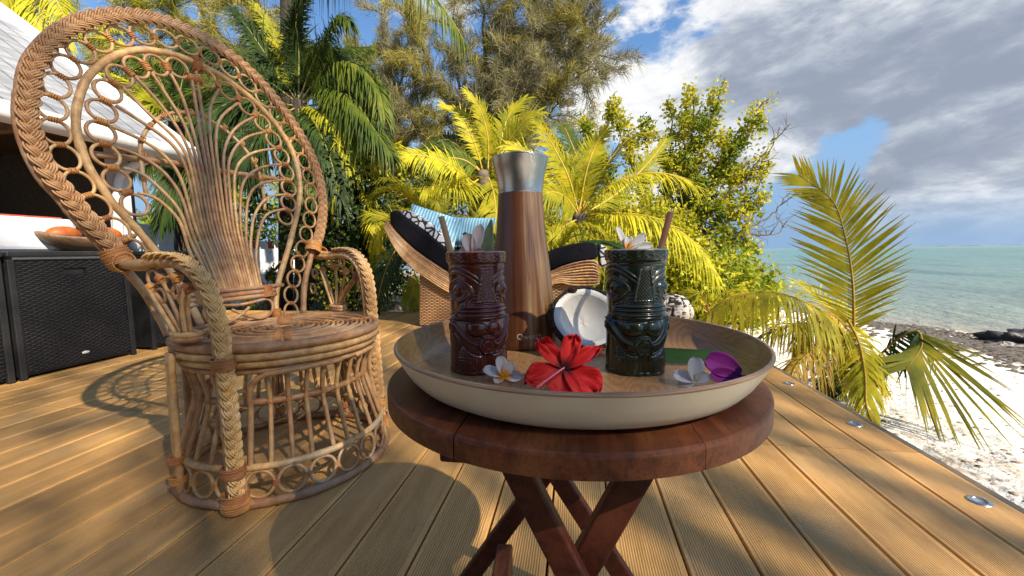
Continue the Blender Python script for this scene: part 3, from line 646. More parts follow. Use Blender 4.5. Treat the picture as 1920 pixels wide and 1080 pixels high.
# seat
def circ(r, z, a0=0, a1=2*pi, n=96, c=(0, 0)):
    a = np.linspace(a0, a1, n, endpoint=abs(a1-a0) < 6.28)+phi
    return np.stack([c[0]+r*np.cos(a), c[1]+r*np.sin(a), np.full(n, z)], 1)
for r, z, rr in ((.283, .421, .0122), (.280, .398, .0112), (.272, .377, .0105)): cane('seat_rim_cane', circ(r, z), rr, closed=True, n=9, step=.02)
SC = 17
for k in range(SC):
    r = .028+.0148*k; cane('seat_coil', circ(r, .424+.004*math.sin(k*2.)), .0058, closed=True, step=.015 if r > .1 else .009)
ties = MB()
for s_ in range(4):
    for k in range(SC-1):
        for sg in (-1, 1):
            a0 = s_*pi/2+phi+.9; r0 = .03+.0148*k; r1 = r0+.017
            pts = [(r0*math.cos(a0+sg*(.02+.35*0)*1), r0*math.sin(a0), .431), ((r0+r1)/2*math.cos(a0+sg*.012/r0), (r0+r1)/2*math.sin(a0+sg*.012/r0), .4335), (r1*math.cos(a0+sg*.022/r1), r1*math.sin(a0+sg*.022/r1), .431)]
            V, Fc = tube_geo(catmull(pts, 3), .0019, 4); ties.add(V, Fc)
ties.build('seat_ties', m_wrap, chair)['kind'] = 'stuff'
for a in (.9, .9+pi/2): # under-seat cross braces
    d = np.array([math.cos(a+phi), math.sin(a+phi), 0]); cane('seat_brace', [d*-.27+[0, 0, .408], d*.27+[0, 0, .408]], .008)
# base
cane('foot_ring', circ(.300, .0125), .0125, closed=True, n=10, step=.02)
cane('base_ring', circ(.286, .104), .0095, closed=True, n=9, step=.02)
cane('waist_ring', circ(.232, .262), .0095, closed=True, n=8, step=.02)
cane('waist_ring', circ(.262, .355), .0085, closed=True, n=8, step=.02)
NR = 24
for k in range(NR):
    a = (k+.5)*2*pi/NR+phi; c = np.array([.293*math.cos(a), .293*math.sin(a), .0605]); U = np.array([-math.sin(a), math.cos(a), 0]); W_ = unit([-.12*math.cos(a), -.12*math.sin(a), 1])
    cane('base_circle', circle_pts(c, U, W_, .0345, 24), .0046, closed=True, step=.009)
    a2 = a+pi/NR; c2 = np.array([.293*math.cos(a2), .293*math.sin(a2), .0605])
    wrap_geo([c2-[0, 0, .009], c2+[0, 0, .009]], .0078, 4, .0022, 8).build('binding', m_wrap, chair)
for k in range(34):
    a = (k+.5)*2*pi/34+phi; 
    if abs(((a-phi+pi) % (2*pi))-pi) > 0 and min(abs(((a-phi-q+pi) % (2*pi))-pi) for q in (1.047, -1.047)) < .06: continue
    dj = random.uniform(-.012, .012); e = lambda r, z, da=0: np.array([r*math.cos(a+da), r*math.sin(a+da), z])
    cane('base_slat', [e(.264, .372, dj), e(.243, .30, dj*.5), e(.231, .258), e(.252, .20), e(.270, .15), e(.287, .104, -dj)] if False else smooth_poly(resample([e(.262, .37, dj), e(.236, .262), e(.284, .104, -dj)], .02), 1), .0064, step=.02)
    mb = wrap_geo([e(.236, .262)+[0, 0, -.004], e(.236, .262)+[0, 0, .004]], .0115, 2, .0014, 8); mb.build('binding', m_wrap, chair)
for q in (-1.05, 1.05):  # curved brace under the rim running down to the base ring
    s_ = -1 if q < 0 else 1
    A = [circ(.272, .352, q*.1, q*.1, 1)[0], circ(.274, .352, q*.5, 0, 1)[0], circ(.272, .345, q*.80, 0, 1)[0], circ(.268, .31, q*.93, 0, 1)[0], circ(.262, .24, q*.95, 0, 1)[0], circ(.286, .10, q*.95, 0, 1)[0]]
    cane('corner_brace', catmull(A, 8), .008)
for q in (-1.78, 1.78, -2.6, 2.6):  # rear legs of paired cane
    for dq in (-.026, .030):
        a = phi+q+dq; P = [(.302*math.cos(a), .302*math.sin(a), .0), (.300*math.cos(a), .300*math.sin(a), .2), (.297*math.cos(a), .297*math.sin(a), .405)]
        cane('rear_leg', P, .0088, n=8, step=.03)
    a = phi+q
    for z in (.055, .11): wrap_geo([(.303*math.cos(a), .303*math.sin(a), z-.010), (.303*math.cos(a), .303*math.sin(a), z+.012)], (.018, .019), 5, .0024).build('binding', m_wrap, chair)
# arms: braid on a backing cane from the floor, over, and back to the hoop
ARML = [[-0.866,0.88,0.0],[-0.868,0.88,0.08],[-0.868,0.881,0.2],[-0.872,0.882,0.311],[-0.877,0.884,0.398],[-0.883,0.884,0.48],[-0.905,0.888,0.563],[-0.947,0.896,0.617],[-0.995,0.904,0.644],[-1.055,0.915,0.652],[-1.12,0.927,0.646],[-1.18,0.94,0.642],[-1.244,0.952,0.648]]
ARMR = [[-0.738,1.41,0.0],[-0.738,1.41,0.08],[-0.742,1.411,0.2],[-0.749,1.415,0.32],[-0.756,1.42,0.431],[-0.764,1.425,0.54],[-0.79,1.441,0.613],[-0.84,1.47,0.654],[-0.90,1.507,0.666],[-0.97,1.548,0.662],[-1.03,1.585,0.660],[-1.09,1.617,0.668]]
arm_info = []
for nm, A, jb in (('left', ARML, (-.303, .236)), ('right', ARMR, (.345, .262))):
    A = np.array(A)-CC; P = smooth_poly(resample(catmull(A, 6), .01), 5); T = np.gradient(P, axis=0); T /= np.linalg.norm(T, axis=1)[:, None]
    d = unit([A[-1][0]-A[0][0], A[-1][1]-A[0][1], 0]); side = np.cross([0, 0, 1], d); side = unit(side)
    Nn = np.cross(T, np.tile(side, (len(P), 1))); Nn /= np.linalg.norm(Nn, axis=1)[:, None]
    if Nn[0]@d > 0: Nn = -Nn
    arm_info.append((A[0], d, side))
    L_ = np.tile(side, (len(P), 1))
    n_end = int(len(P)*.86) 
    taper = 1.
    br = braid_geo((P+Nn*.012)[:n_end], L_[:n_end], Nn[:n_end], .0125, .006, .075, .0078, tr=.0026)
    br.build('arm_braid', m_braid, chair)
    cane('arm_cane', P-Nn*.004, .0145, n=10); cane('arm_cane', P-Nn*.012-side*.012*(1 if nm == 'left' else -1), .010, n=8)
    for z, rr in ((.04, .034), (.02, .036), (.105, .030), (.385, .030)):
        i = int(np.argmin(abs(P[:len(P)//2, 2]-z)+np.arange(len(P)//2)*0)); c = P[i]+Nn[i]*.004
        wrap_geo([c-T[i]*.014, c+T[i]*.014], (rr*.86, rr*.9), 7 if z > .03 else 9, .0026, 16).build('binding', m_wrap, chair)
    j = BP(*jb, 0.004); a0 = P[-1]
    wrap_geo([a0-T[-1]*.03+[0, 0, .0], a0+T[-1]*.01], (.026, .026), 9, .0027, 16).build('binding', m_wrap, chair)
    dj = unit(BP(jb[0]*1.06, jb[1]+.05)-BP(*jb)); wrap_geo([j-dj*.02, j+dj*.022], (.033, .026), 10, .0027, 16).build('binding', m_wrap, chair)
    # fan panel under the arm
    def AP(px): # photo pixel -> arm plane (surveyed)
        a, dd = A[0]+CC, d; nn = np.cross(dd, [0, 0, 1.]); rr_ = ray(px); k = ((a-O)@nn)/(rr_@nn); return O+rr_*k-CC
    if nm == 'left':
        base = AP((350, 634)); knots = [AP(p) for p in ((284, 540), (303, 523), (331, 520), (352, 540))]; rings = [(AP((287, 521)), .022), (AP((318, 533)), .020), (AP((345, 560)), .020), (AP((332, 548)), .018), (AP((300, 556)), .021)]
    else:
        base = AP((633, 579)); knots = [AP(p) for p in ((605, 506), (629, 500), (648, 508), (668, 520))]; rings = [(AP((590, 513)), .021), (AP((587, 541)), .021), (AP((617, 492)), .018), (AP((641, 492)), .018), (AP((664, 505)), .018), (AP((676, 536)), .021)]
    rd = np.array([math.cos(phi), math.sin(phi), 0])
    Ub, Wb = d, side
    for zz_ in (.0, .011):
        cane('fan_base', circle_pts(base+np.array([0, 0, .0+zz_]), Ub*1.25, Wb*.6, .034, 24), .0085, closed=True)
    for i, kx in enumerate(knots):
        s0 = base+d*(.018-.012*i)+np.array([0, 0, .01]); mid = (s0*.45+kx*.55)+d*0.004*(i-1.5)
        cane('arm_spoke', catmull([s0, mid, kx], 8), .0052)
        if i in (0, 3): cane('arm_spoke', catmull([s0+side*.012, mid+side*.012+d*.003, kx+side*.008], 8), .0055)
        wrap_geo([kx-d*.009-[0, 0, .004], kx+d*.009+[0, 0, .004]], (.0105, .010), 6, .0024, 10, wrap_geo([kx-[0, 0, .012], kx+[0, 0, .006]], (.009, .009), 6, .0022, 10)).build('binding', m_wrap, chair)
    for c, R in rings: cane('arm_ring', circle_pts(c, d, np.array([0, 0, 1.]), R, 24), .0043, closed=True, step=.008)

# ================================================================== FOLDING TABLE
TC = np.array([-.008, .55, 0.]); TZ = .500
table = thing('side_table', 'round dark hardwood folding table under the tray on crossed legs', 'table', TC)
def disc_strip(x0, x1, R, z0, z1, n=28):
    """slab of a disc between two x values, rounded top edge"""
    x0 = max(x0, -R+1e-4); x1 = min(x1, R-1e-4); xs = np.linspace(x0, x1, n)
    if x0 < -R*.98: xs = -R*np.cos(np.linspace(0.014, math.acos(-x1/R), n))
    if x1 > R*.98: xs = R*np.cos(np.linspace(math.acos(x0/R), .014, n))
    up = [(x, math.sqrt(max(R*R-x*x, 0))) for x in xs]; lo = [(x, -y) for x, y in reversed(up)]; out = up+lo; N = len(out)
    C0 = np.mean(np.array(out), 0); layers = [(1, z0+.002), (1, z0+.0), (1, z1-.004), (.9965, z1-.0012), (.988, z1)]; layers[0] = (.985, z0)
    V = []
    for s_, z in layers:
        for x, y in out:
            r = math.hypot(x, y); edge = r > R*.999
            k = s_ if edge else 1.
            V.append((x*k, y*k, z))
    Fc = [(a*N+j, (a+1)*N+j, (a+1)*N+(j+1) % N, a*N+(j+1) % N) for a in range(len(layers)-1) for j in range(N)]
    Fc.append(tuple(range(N))); Fc.append(tuple(reversed(range((len(layers)-1)*N, len(layers)*N)))); return V, Fc
TR = .237
for a, b in ((-TR, -.098), (-.0968, .1150), (.1155, TR)):
    V, Fc = disc_strip(a, b, TR, TZ-.0225, TZ-.0005*random.random()); o = meshobj('tabletop_plank', V, Fc, m_table, table, False)
def bar(name, A, B, wd, dp, mat=m_table_leg, depth=(0, 1, 0)):
    A = np.array(A)-TC; B = np.array(B)-TC; d = unit(B-A); D = unit(depth); W_ = unit(np.cross(d, D)); D = np.cross(W_, d); V = []
    for P in (A, B):
        for s1, s2 in ((-1, -1), (1, -1), (1, 1), (-1, 1)): V.append(P+W_*wd/2*s1+D*dp/2*s2)
    o = meshobj(name, V, [(3, 2, 1, 0), (4, 5, 6, 7), (0, 1, 5, 4), (1, 2, 6, 5), (2, 3, 7, 6), (3, 0, 4, 7)], mat, table, False); return bevelled(o, .003, 2)
yf, yb = .432, .662
bar('leg', (-.083, yf-.012, .470), (.150, yf-.012, 0.0), .031, .020); bar('leg', (.093, yf+.011, .470), (-.140, yf+.011, 0.0), .034, .020)
bar('leg', (-.143, yb-.010, .470), (.155, yb-.010, 0.0), .030, .020); bar('leg', (.078, yb+.012, .470), (-.235, yb+.012, 0.0), .030, .020)
for x, z, l0, l1 in ((-.10, .462, .40, .70), (.10, .462, .40, .70), (.12, .06, yf-.002, yb-.02), (-.118, .055, yf+.021, yb+.002)): bar('cross_rail', (x, l0, z), (x, l1, z), .024, .022, depth=(0, 0, 1))
bar('cleat', (-.125, .375, .4705), (-.085, .375, .4705), .012, .05); bar('stub_rail', (-.112, .535, .135), (-.118, .65, .135), .026, .05, m_table, depth=(0, 0, 1))
V, Fc = lathe_geo([(0, 0), (.006, 0), (.006, .004), (0, .005)], 16); o = meshobj('pivot_bolt', V, Fc, m_steel, table); o.location = (.003+.008, yf-.024-TC[1], .292); o.rotation_euler = (pi/2, 0, 0)

# ================================================================== TRAY
TY = np.array([-.003, .549, TZ+.0012])
tray = thing('serving_tray', 'large round tray, cream outside with oak veneer inside', 'tray', TY)
V, Fc = lathe_geo([(0, .0), (.186, .0), (.199, .0022), (.208, .0075), (.2165, .017), (.2245, .030), (.2308, .0425)], 128); meshobj('outer_shell', V, Fc, m_cream, tray)
V, Fc = lathe_geo([(.2308, .0425), (.2318, .0436), (.2314, .0456), (.2300, .0464), (.2284, .0464), (.2274, .0456), (.2270, .0445)], 128); meshobj('rim', V, Fc, m_ply, tray)
V, Fc = lathe_geo([(.2270, .0445), (.2205, .030), (.2125, .0175), (.204, .0095), (.194, .0052), (.180, .0045), (.09, .0045), (0, .0045)], 128); meshobj('veneer_lining', V, Fc, m_tray_in, tray)
FZ = TY[2]+.0047

# ================================================================== TIKI MUGS
MH = .1545; MR = .0385
def tiki_height(X, Y):
    """relief in mm over the unrolled wall; X mm round from the nose, Y mm down from the rim"""
    g = lambda d, s_: np.exp(-(d/s_)**2)
    H = np.zeros_like(X); aX = np.abs(X)
    sm = lambda a, b, v: np.clip((v-a)/(b-a), 0, 1)**2*(3-2*np.clip((v-a)/(b-a), 0, 1))
    # rim band with carved scrolls
    H += 1.5*(1-sm(13, 14.5, Y)); H -= .8*g(Y-16, 1.2)
    H += .45*np.sin(X*.62+2.2*np.sin(Y*.55))*np.sin(Y*.62)*(Y < 13)
    # hollow of the face between brow and cheeks
    face = sm(16, 20, Y)*(1-sm(78, 82, Y)); H -= 1.0*face
    # brow: two ridges sweeping up and out from the nose
    for off, amp in ((0, 1.7), (4.5, 1.2)):
        yb_ = 36+off*.3-17*np.sin(np.clip(aX-8, 0, 60)/60*2.6)*1.0+off
        H += amp*g(Y-yb_, 1.3)*sm(6, 10, aX)*(1-sm(66, 72, aX))
    # eyes
    dx = aX-41; dy = Y-48; e = np.abs(dx)/21+(dy/14.5)**2
    H += 2.0*g(e-1., .10)+1.4*g(e-.70, .07)*(dx*0+1)
    e2 = np.hypot(dx/9.5, dy/8); H += 3.0*np.sqrt(np.clip(1-e2**2, 0, 1)); H += .9*g(e2-.42, .16)*(e2 < .7)-.0
    # nose: broad flaring plank with rows of dots
    hw = 7.5+np.clip(Y-24, 0, 40)/40*6.5; nose = (1-sm(hw-1, hw+1.2, aX))*sm(21, 24, Y)*(1-sm(62, 65, Y))
    H += 3.0*nose+1.1*g(aX-hw+1.4, .9)*nose; H += .55*nose*np.sin(X*1.7)*np.sin(Y*1.45)*(aX < hw-3)
    # cheek scrolls beside the nose
    e3 = np.hypot((aX-15)/1., (Y-68)/1.); 
    for rr in (6, 10, 14): H += 1.3*g(e3-rr, 1.15)*(Y < 67)*(aX > hw)
    # mouth: long lens with ridged lips
    lens = 10.5*np.sqrt(np.clip(1-(X/43)**2, 0, 1)); dm = np.abs(Y-74); mouth = 1-sm(lens-1.5, lens+.5, dm)
    H += 3.0*mouth; H += 1.2*np.cos((Y-74)*2*pi/5.2)*mouth*(aX < 40)
    H += 1.0*g(dm-lens-1.5, .9)*(aX < 46)
    H -= 1.5*g(Y-87, 1.6)
    # chest: two pectoral domes
    for cx_ in (13.5,):
        e4 = np.hypot((aX-cx_)/12.5, (Y-96)/9.5); H += 4.2*np.sqrt(np.clip(1-e4**2, 0, 1))
    # arms: broad bands that drop from the shoulders and meet at the clasp
    yu = 84+30*np.sin(np.clip((52-aX)/43, 0, 1)*pi/2)**1.25; band = sm(yu-1, yu+1.5, Y)*(1-sm(yu+13, yu+15.5, Y))*sm(8, 10, aX)*(1-sm(53, 57, aX))
    H += 3.2*band+1.6*g(Y-yu-1.2, 1.5)*sm(8, 10, aX)*(1-sm(54, 58, aX)); H += .9*g(Y-yu-13, 1.2)*sm(8, 10, aX)*(1-sm(50, 54, aX))
    sh = np.hypot((aX-53)/9.5, (Y-93)/13); H += 3.2*np.sqrt(np.clip(1-sh**2, 0, 1)); 
    # clasp
    hx = np.maximum(aX*.9+np.abs(Y-117)*.5, np.abs(Y-117)); cl = 1-sm(10, 11.5, hx); H += 4.0*cl+1.0*g(hx-10, 1.)+.5*g(np.hypot(X, Y-117)-5, 1.1)*cl
    # thighs and legs with tattoo squares
    e5 = np.hypot((aX-24)/18.5, (Y-137)/21); th_ = np.sqrt(np.clip(1-e5**2, 0, 1))*sm(yu+13, yu+17, Y); H += 4.2*th_
    e6 = np.maximum(np.abs(aX-31), np.abs(Y-141)); inl = (Y > yu+15)
    for rr in (8.5, 5.2, 2.2): H += .75*g(e6-rr, .75)*inl
    H += .5*np.sin(X*1.1+Y*1.3)*np.sin(Y*1.2-X*.6)*(aX > 12)*(aX < 44)*inl*(e6 > 9.5)
    H -= 2.0*g(X, 2.2)*sm(124, 130, Y)
    # back of the figure: plain with combed grooves
    H += .7*np.cos(X*.55)*sm(66, 76, aX)*sm(18, 24, Y)*(1-sm(146, 150, Y))
    H += 1.0*sm(149.5, 151, Y)
    return H
def mug_mesh():
    na, nz = 420, 300; a = np.arange(na)*2*pi/na; Y = np.linspace(0, 154.5, nz)
    X = ((a+pi) % (2*pi)-pi)*38.5; XX, YY = np.meshgrid(X, Y); H = tiki_height(XX, YY)
    K = np.array([1, 2, 1.])/4
    for _ in range(1): H = (np.roll(H, 1, 1)+2*H+np.roll(H, -1, 1))/4; H[1:-1] = (H[:-2]+2*H[1:-1]+H[2:])/4
    prof = -1.9-.8*np.exp(-((Y-80)/14)**2)-.5*np.exp(-((Y-125)/10)**2)+.9*np.exp(-((Y-3)/10)**2)
    R = (38.5+prof[:, None]+H*.92)/1000; R[0] -= .0012; R[-1] -= .0015
    V = np.stack([R*np.sin(a), -R*np.cos(a), np.broadcast_to((MH-Y[:, None]/1000), R.shape)], -1).reshape(-1, 3).tolist()
    Fc = [(i*na+j, i*na+(j+1) % na, (i+1)*na+(j+1) % na, (i+1)*na+j) for i in range(nz-1) for j in range(na)]
    Fc = [tuple(reversed(f)) for f in Fc]
    # lip and inner wall, step down to the drink, closed base
    inner = [(.0362, MH+.0008), (.0348, MH-.0004), (.0342, MH-.004), (.0338, MH-.03), (.033, .012), (.0, .010)]
    for r, z in inner: V += [(r*math.sin(q), -r*math.cos(q), z) for q in a]
    def row(k): return 0 if k == 0 else nz*na+(k-1)*na
    for k in range(len(inner)): 
        r0, r1 = row(k), row(k+1)
        Fc += [(r0+j, r0+(j+1) % na, r1+(j+1) % na, r1+j) for j in range(na)]
    b0 = (nz-1)*na; Fc.append(tuple(b0+j for j in range(na)))
    me = bpy.data.meshes.new('tiki_mug_body'); me.from_pydata(V, [], Fc); me.polygons.foreach_set('use_smooth', [True]*len(me.polygons)); me.update(); return me
def glaze(name, c, cdeep, coat_rough=.04):
    m, t, bs, tc = new_mat(name)
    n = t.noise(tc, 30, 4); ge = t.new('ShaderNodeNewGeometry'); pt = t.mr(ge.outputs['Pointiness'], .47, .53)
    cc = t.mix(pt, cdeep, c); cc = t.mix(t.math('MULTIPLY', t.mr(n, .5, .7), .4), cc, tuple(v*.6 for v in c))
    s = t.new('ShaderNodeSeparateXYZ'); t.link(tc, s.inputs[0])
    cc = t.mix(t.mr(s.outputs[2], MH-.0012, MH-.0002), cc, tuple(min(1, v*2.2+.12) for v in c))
    t.link(cc, bs.inputs['Base Color']); bs.inputs['Roughness'].default_value = .25; bs.inputs['Coat Weight'].default_value = .8; bs.inputs['Coat Roughness'].default_value = coat_rough
    bs.inputs['Specular IOR Level'].default_value = .3
    t.link(t.bump(t.noise(tc, 90, 3), .05, .002), bs.inputs['Normal']); return m
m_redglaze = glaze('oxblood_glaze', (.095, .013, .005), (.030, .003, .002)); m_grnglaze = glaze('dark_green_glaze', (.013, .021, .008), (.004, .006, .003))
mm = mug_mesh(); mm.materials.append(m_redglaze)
def mug(name_lab, pos, rz, mat):
    t0 = thing('tiki_mug', name_lab, 'mug', (*pos, FZ), 'ceramic tiki mugs on the tray', rot=(0, 0, rz))
    o = bpy.data.objects.new('mug_body', mm); col.objects.link(o); o.parent = t0
    o.material_slots[0].link = 'OBJECT'; o.material_slots[0].material = mat
    V, Fc = lathe_geo([(0, MH-.022), (.0336, MH-.022)], 48); meshobj('drink', V, Fc, simple('fruit_drink', (.5, .25, .05), (.4, .2, .04), .15), t0)
    return t0
RM = np.array([-.127, .5225]); GM = np.array([.0775, .5395])
va = math.atan2(-RM[0], RM[1])
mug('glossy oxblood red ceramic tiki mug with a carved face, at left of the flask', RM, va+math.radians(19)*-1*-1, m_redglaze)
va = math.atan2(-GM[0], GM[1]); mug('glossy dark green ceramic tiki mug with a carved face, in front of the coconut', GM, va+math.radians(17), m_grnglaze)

# ================================================================== FLASK
FP = np.array([-.0865, .670]); flask = thing('flask', 'tall wood effect insulated flask with flared brushed steel neck, behind the red mug', 'flask', (*FP, FZ), rot=(0, 0, math.atan2(.0865, .670)))
m_fw, t, bs, tc = new_mat('wood_print_lit_side')
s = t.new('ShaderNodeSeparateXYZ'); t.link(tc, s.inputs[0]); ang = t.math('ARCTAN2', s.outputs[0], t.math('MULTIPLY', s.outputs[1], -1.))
cxy = t.new('ShaderNodeCombineXYZ'); t.link(ang, cxy.inputs[0]); t.link(s.outputs[2], cxy.inputs[1])
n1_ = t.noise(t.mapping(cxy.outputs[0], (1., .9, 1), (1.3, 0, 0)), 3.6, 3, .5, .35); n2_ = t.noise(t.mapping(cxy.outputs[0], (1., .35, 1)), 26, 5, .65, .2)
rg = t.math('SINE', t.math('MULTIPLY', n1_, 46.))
cc = t.ramp(t.math('ADD', t.mr(n1_, .25, .8, -.22, .30), t.mr(ang, -.9, .9, .18, .74)), [(0, (.05, .016, .008)), (.3, (.075, .022, .009)), (.5, (.12, .042, .014)), (.66, (.21, .095, .035)), (.80, (.32, .19, .085)), (1, (.16, .07, .028))])  # right side toned lighter, left darker: side light put into the print colours
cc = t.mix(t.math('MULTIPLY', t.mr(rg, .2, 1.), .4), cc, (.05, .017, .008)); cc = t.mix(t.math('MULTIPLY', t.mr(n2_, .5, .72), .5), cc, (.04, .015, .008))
t.link(cc, bs.inputs['Base Color']); bs.inputs['Roughness'].default_value = .4; bs.inputs['Coat Weight'].default_value = .25; bs.inputs['Coat Roughness'].default_value = .2
bodyp = [(0, 0), (.0535, 0), (.0560, .003), (.0568, .010), (.0562, .030), (.0540, .060), (.0508, .095), (.0468, .13), (.0425, .165), (.0392, .20), (.0368, .232), (.0360, .2465)]
bc = catmull([(r, z, 0) for r, z in bodyp[3:]], 6)[:, :2].tolist()
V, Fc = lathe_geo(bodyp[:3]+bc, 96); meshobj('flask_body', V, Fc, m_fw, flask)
nk = catmull([(.0360, .2470, 0), (.0364, .255, 0), (.0379, .267, 0), (.0404, .280, 0), (.0435, .293, 0), (.0458, .3035, 0)], 6)[:, :2].tolist()
V, Fc = lathe_geo([(.0357, .2462)]+nk+[(.0456, .3042), (.0450, .3041), (.0430, .2960), (.036, .275), (.033, .25), (0, .245)], 96)
m_neck, t, bs, tc = new_mat('brushed_neck')
s = t.new('ShaderNodeSeparateXYZ'); t.link(tc, s.inputs[0]); nn_ = t.noise(t.mapping(tc, (1, 1, 90)), 20, 3)
t.link(t.mix(nn_, (.66, .62, .58), (.52, .49, .46)), bs.inputs['Base Color']); bs.inputs['Metallic'].default_value = 1.; bs.inputs['Roughness'].default_value = .27; bs.inputs['Anisotropic'].default_value = .6
t.link(t.bump(nn_, .05, .001), bs.inputs['Normal'])
meshobj('steel_neck', V, Fc, m_neck, flask)
def text_mesh(body, size):
    cu = bpy.data.curves.new('lettering', 'FONT'); cu.body = body; cu.size = size; cu.align_x = 'CENTER'; cu.resolution_u = 3
    ob = bpy.data.objects.new('lettering', cu); col.objects.link(ob); bpy.context.view_layer.update()
    me = bpy.data.meshes.new_from_object(ob.evaluated_get(bpy.context.evaluated_depsgraph_get())); bpy.data.objects.remove(ob); return me
me = text_mesh('Qwetch', .0125); R_ = .0567
for v in me.vertices:
    x, y = v.co.x, v.co.y; a = x/R_; v.co = (R_*math.sin(a)*1.004, -R_*math.cos(a)*1.004, y)
m_letter = simple('pale_lettering', (.50, .40, .30), (.45, .36, .27), .5)
o = link('lettering', me, m_letter, flask); o.rotation_euler = (0, 0, math.radians(12)); o.location = (0, 0, .019)

# ================================================================== COCONUT HALF
def rot_to(nrm, up=(0, 0, 1)):
    z = unit(nrm); x = unit(np.cross(up, z)); y = np.cross(z, x); return Matrix(((x[0], y[0], z[0]), (x[1], y[1], z[1]), (x[2], y[2], z[2])))
coco = thing('coconut_half', 'half coconut with white flesh and hairy brown shell between flask and green mug', 'coconut', (.020, .640, FZ+.0505))
RC = rot_to((.24, -.84, .50)); coco.rotation_euler = RC.to_euler()
def shell(R, zc, n=48, rows=22, rough=.0, inner=False, jag=0., sq=1.12):
    V = []; Fc = []
    for i in range(rows+1):
        th = pi/2*(i/rows)  # from rim to pole
        for j in range(n):
            a = 2*pi*j/n; rr = R*(1+rough*random.uniform(-1, 1)); jz = jag*(.6*math.sin(a*3+1)+.5*math.sin(a*7)+random.uniform(-.5, .5)) if i == 0 else 0
            V.append((rr*math.cos(th)*math.cos(a)*sq, rr*math.cos(th)*math.sin(a), -rr*math.sin(th)*1.0+zc+jz))
    for i in range(rows):
        for j in range(n): Fc.append((i*n+j, i*n+(j+1) % n, (i+1)*n+(j+1) % n, (i+1)*n+j) if inner else (i*n+j, (i+1)*n+j, (i+1)*n+(j+1) % n, i*n+(j+1) % n))
    return V, Fc
m_husk = simple('coconut_shell', (.060, .032, .018), (.022, .012, .008), .85, 60, (1, 1, 5), bump=1., bscale=160)
m_flesh = simple('coconut_flesh', (.88, .84, .75), (.80, .75, .66), .45, 18, bump=.15, bscale=40); m_flesh.node_tree.nodes['Principled BSDF'].inputs['Subsurface Weight'].default_value = .15; m_flesh.node_tree.nodes['Principled BSDF'].inputs['Subsurface Radius'].default_value = (.01, .008, .006)
V, Fc = shell(.0525, .0, rough=.014, jag=.0022); meshobj('coconut_shell', V, Fc, m_husk, coco)
V, Fc = shell(.0475, .0015, inner=True); V2, F2 = shell(.0365, -.0045, inner=True, sq=1.14)
n = 48; mb = MB(); 
ring_o = [(.0475*math.cos(a)*1.12, .0475*math.sin(a), .0015+.0008*math.sin(a*5)) for a in np.arange(n)*2*pi/n]
ring_i = [(.0425*math.cos(a)*1.12, .0425*math.sin(a), .0022+.0008*math.sin(a*4)) for a in np.arange(n)*2*pi/n]
ring_ii = [(.0385*math.cos(a)*1.12, .0385*math.sin(a), -.0005) for a in np.arange(n)*2*pi/n]
mb.add(ring_o+ring_i+ring_ii, [(j, (j+1) % n, n+(j+1) % n, n+j) for j in range(n)]+[(n+j, n+(j+1) % n, 2*n+(j+1) % n, 2*n+j) for j in range(n)])
V = []; rows = 12
for i in range(rows+1):
    q = i/rows; r = .0385*(1-q); z = -.0005-.024*(1-(1-q)**2.6)
    V += [(r*math.cos(a)*1.12, r*math.sin(a), z+.0006*math.sin(a*3+q*5)) for a in np.arange(n)*2*pi/n]
mb.add(V, [(i*n+j, i*n+(j+1) % n, (i+1)*n+(j+1) % n, (i+1)*n+j) for i in range(rows) for j in range(n)])
mb.build('coconut_flesh', m_flesh, coco)
ro = [(.0500*math.cos(a)*1.12*k, .0500*math.sin(a)*k, z+.001*math.sin(a*9)) for k, z in ((1.055, -.003), (1.03, .003), (.97, .003), (.945, .0005)) for a in np.arange(n)*2*pi/n]
meshobj('shell_rim', ro, [(i*n+j, i*n+(j+1) % n, (i+1)*n+(j+1) % n, (i+1)*n+j) for i in range(3) for j in range(n)], m_husk, coco)
hb = MB()
for k in range(420):
    a = random.uniform(0, 2*pi); th = random.uniform(0, pi/2*.95)**1.0; p = np.array([math.cos(th)*math.cos(a)*1.12, math.cos(th)*math.sin(a), -math.sin(th)])*.0492
    if random.random() < .35: p = np.array([math.cos(a)*1.12, math.sin(a), .02])*.0495
    d = unit(p+np.random.default_rng(k).normal(0, .6, 3)*.05); L = random.uniform(.004, .012); q = p+d*L+np.array([random.uniform(-.004, .004), random.uniform(-.004, .004), random.uniform(-.006, .006)])
    V, Fc = tube_geo(np.array([p, (p+q)/2+d*.001, q]), [.0004, .00035, .0001], 3); hb.add(V, Fc)
hb.build('fibres', simple('coir', (.22, .12, .05), (.12, .06, .03), .8), coco)
tf = MB(); a = 1.9
V, Fc = ellipsoid((.0485*math.cos(a)*1.1, .0485*math.sin(a), .004), (.007, .006, .004)); tf.add(V, Fc); tf.build('husk_tuft', m_husk, coco)

# ================================================================== FLOWERS AND LEAVES
def petal_geo(L, Wd, cup=.2, curl=.3, ruffle=.0, tip=.5, n=14, m_=9, seed=0, base=.12, notch=0.):
    rg_ = random.Random(seed); ph = rg_.random()*6; V = []
    for i in range(n+1):
        v = i/n; wd = Wd*(base+(1-base)*math.sin(min(1., v/tip)*pi/2)) if v < tip else Wd*math.sqrt(max(0, 1-((v-tip)/(1-tip))**2.4))
        for j in range(m_+1):
            u = j/m_*2-1; x = u*wd/2; y = v*L-(notch*L*abs(math.sin(u*7+ph))*v**4)
            z = cup*wd*u*u*.5+curl*L*(v**2)+ruffle*L*math.sin(u*5+v*9+ph)*v*v*abs(u)**.6+ruffle*.5*L*math.sin(u*11+ph*2)*v**3
            V.append((x, y, z))
    Fc = [(i*(m_+1)+j, i*(m_+1)+j+1, (i+1)*(m_+1)+j+1, (i+1)*(m_+1)+j) for i in range(n) for j in range(m_)]
    return V, Fc
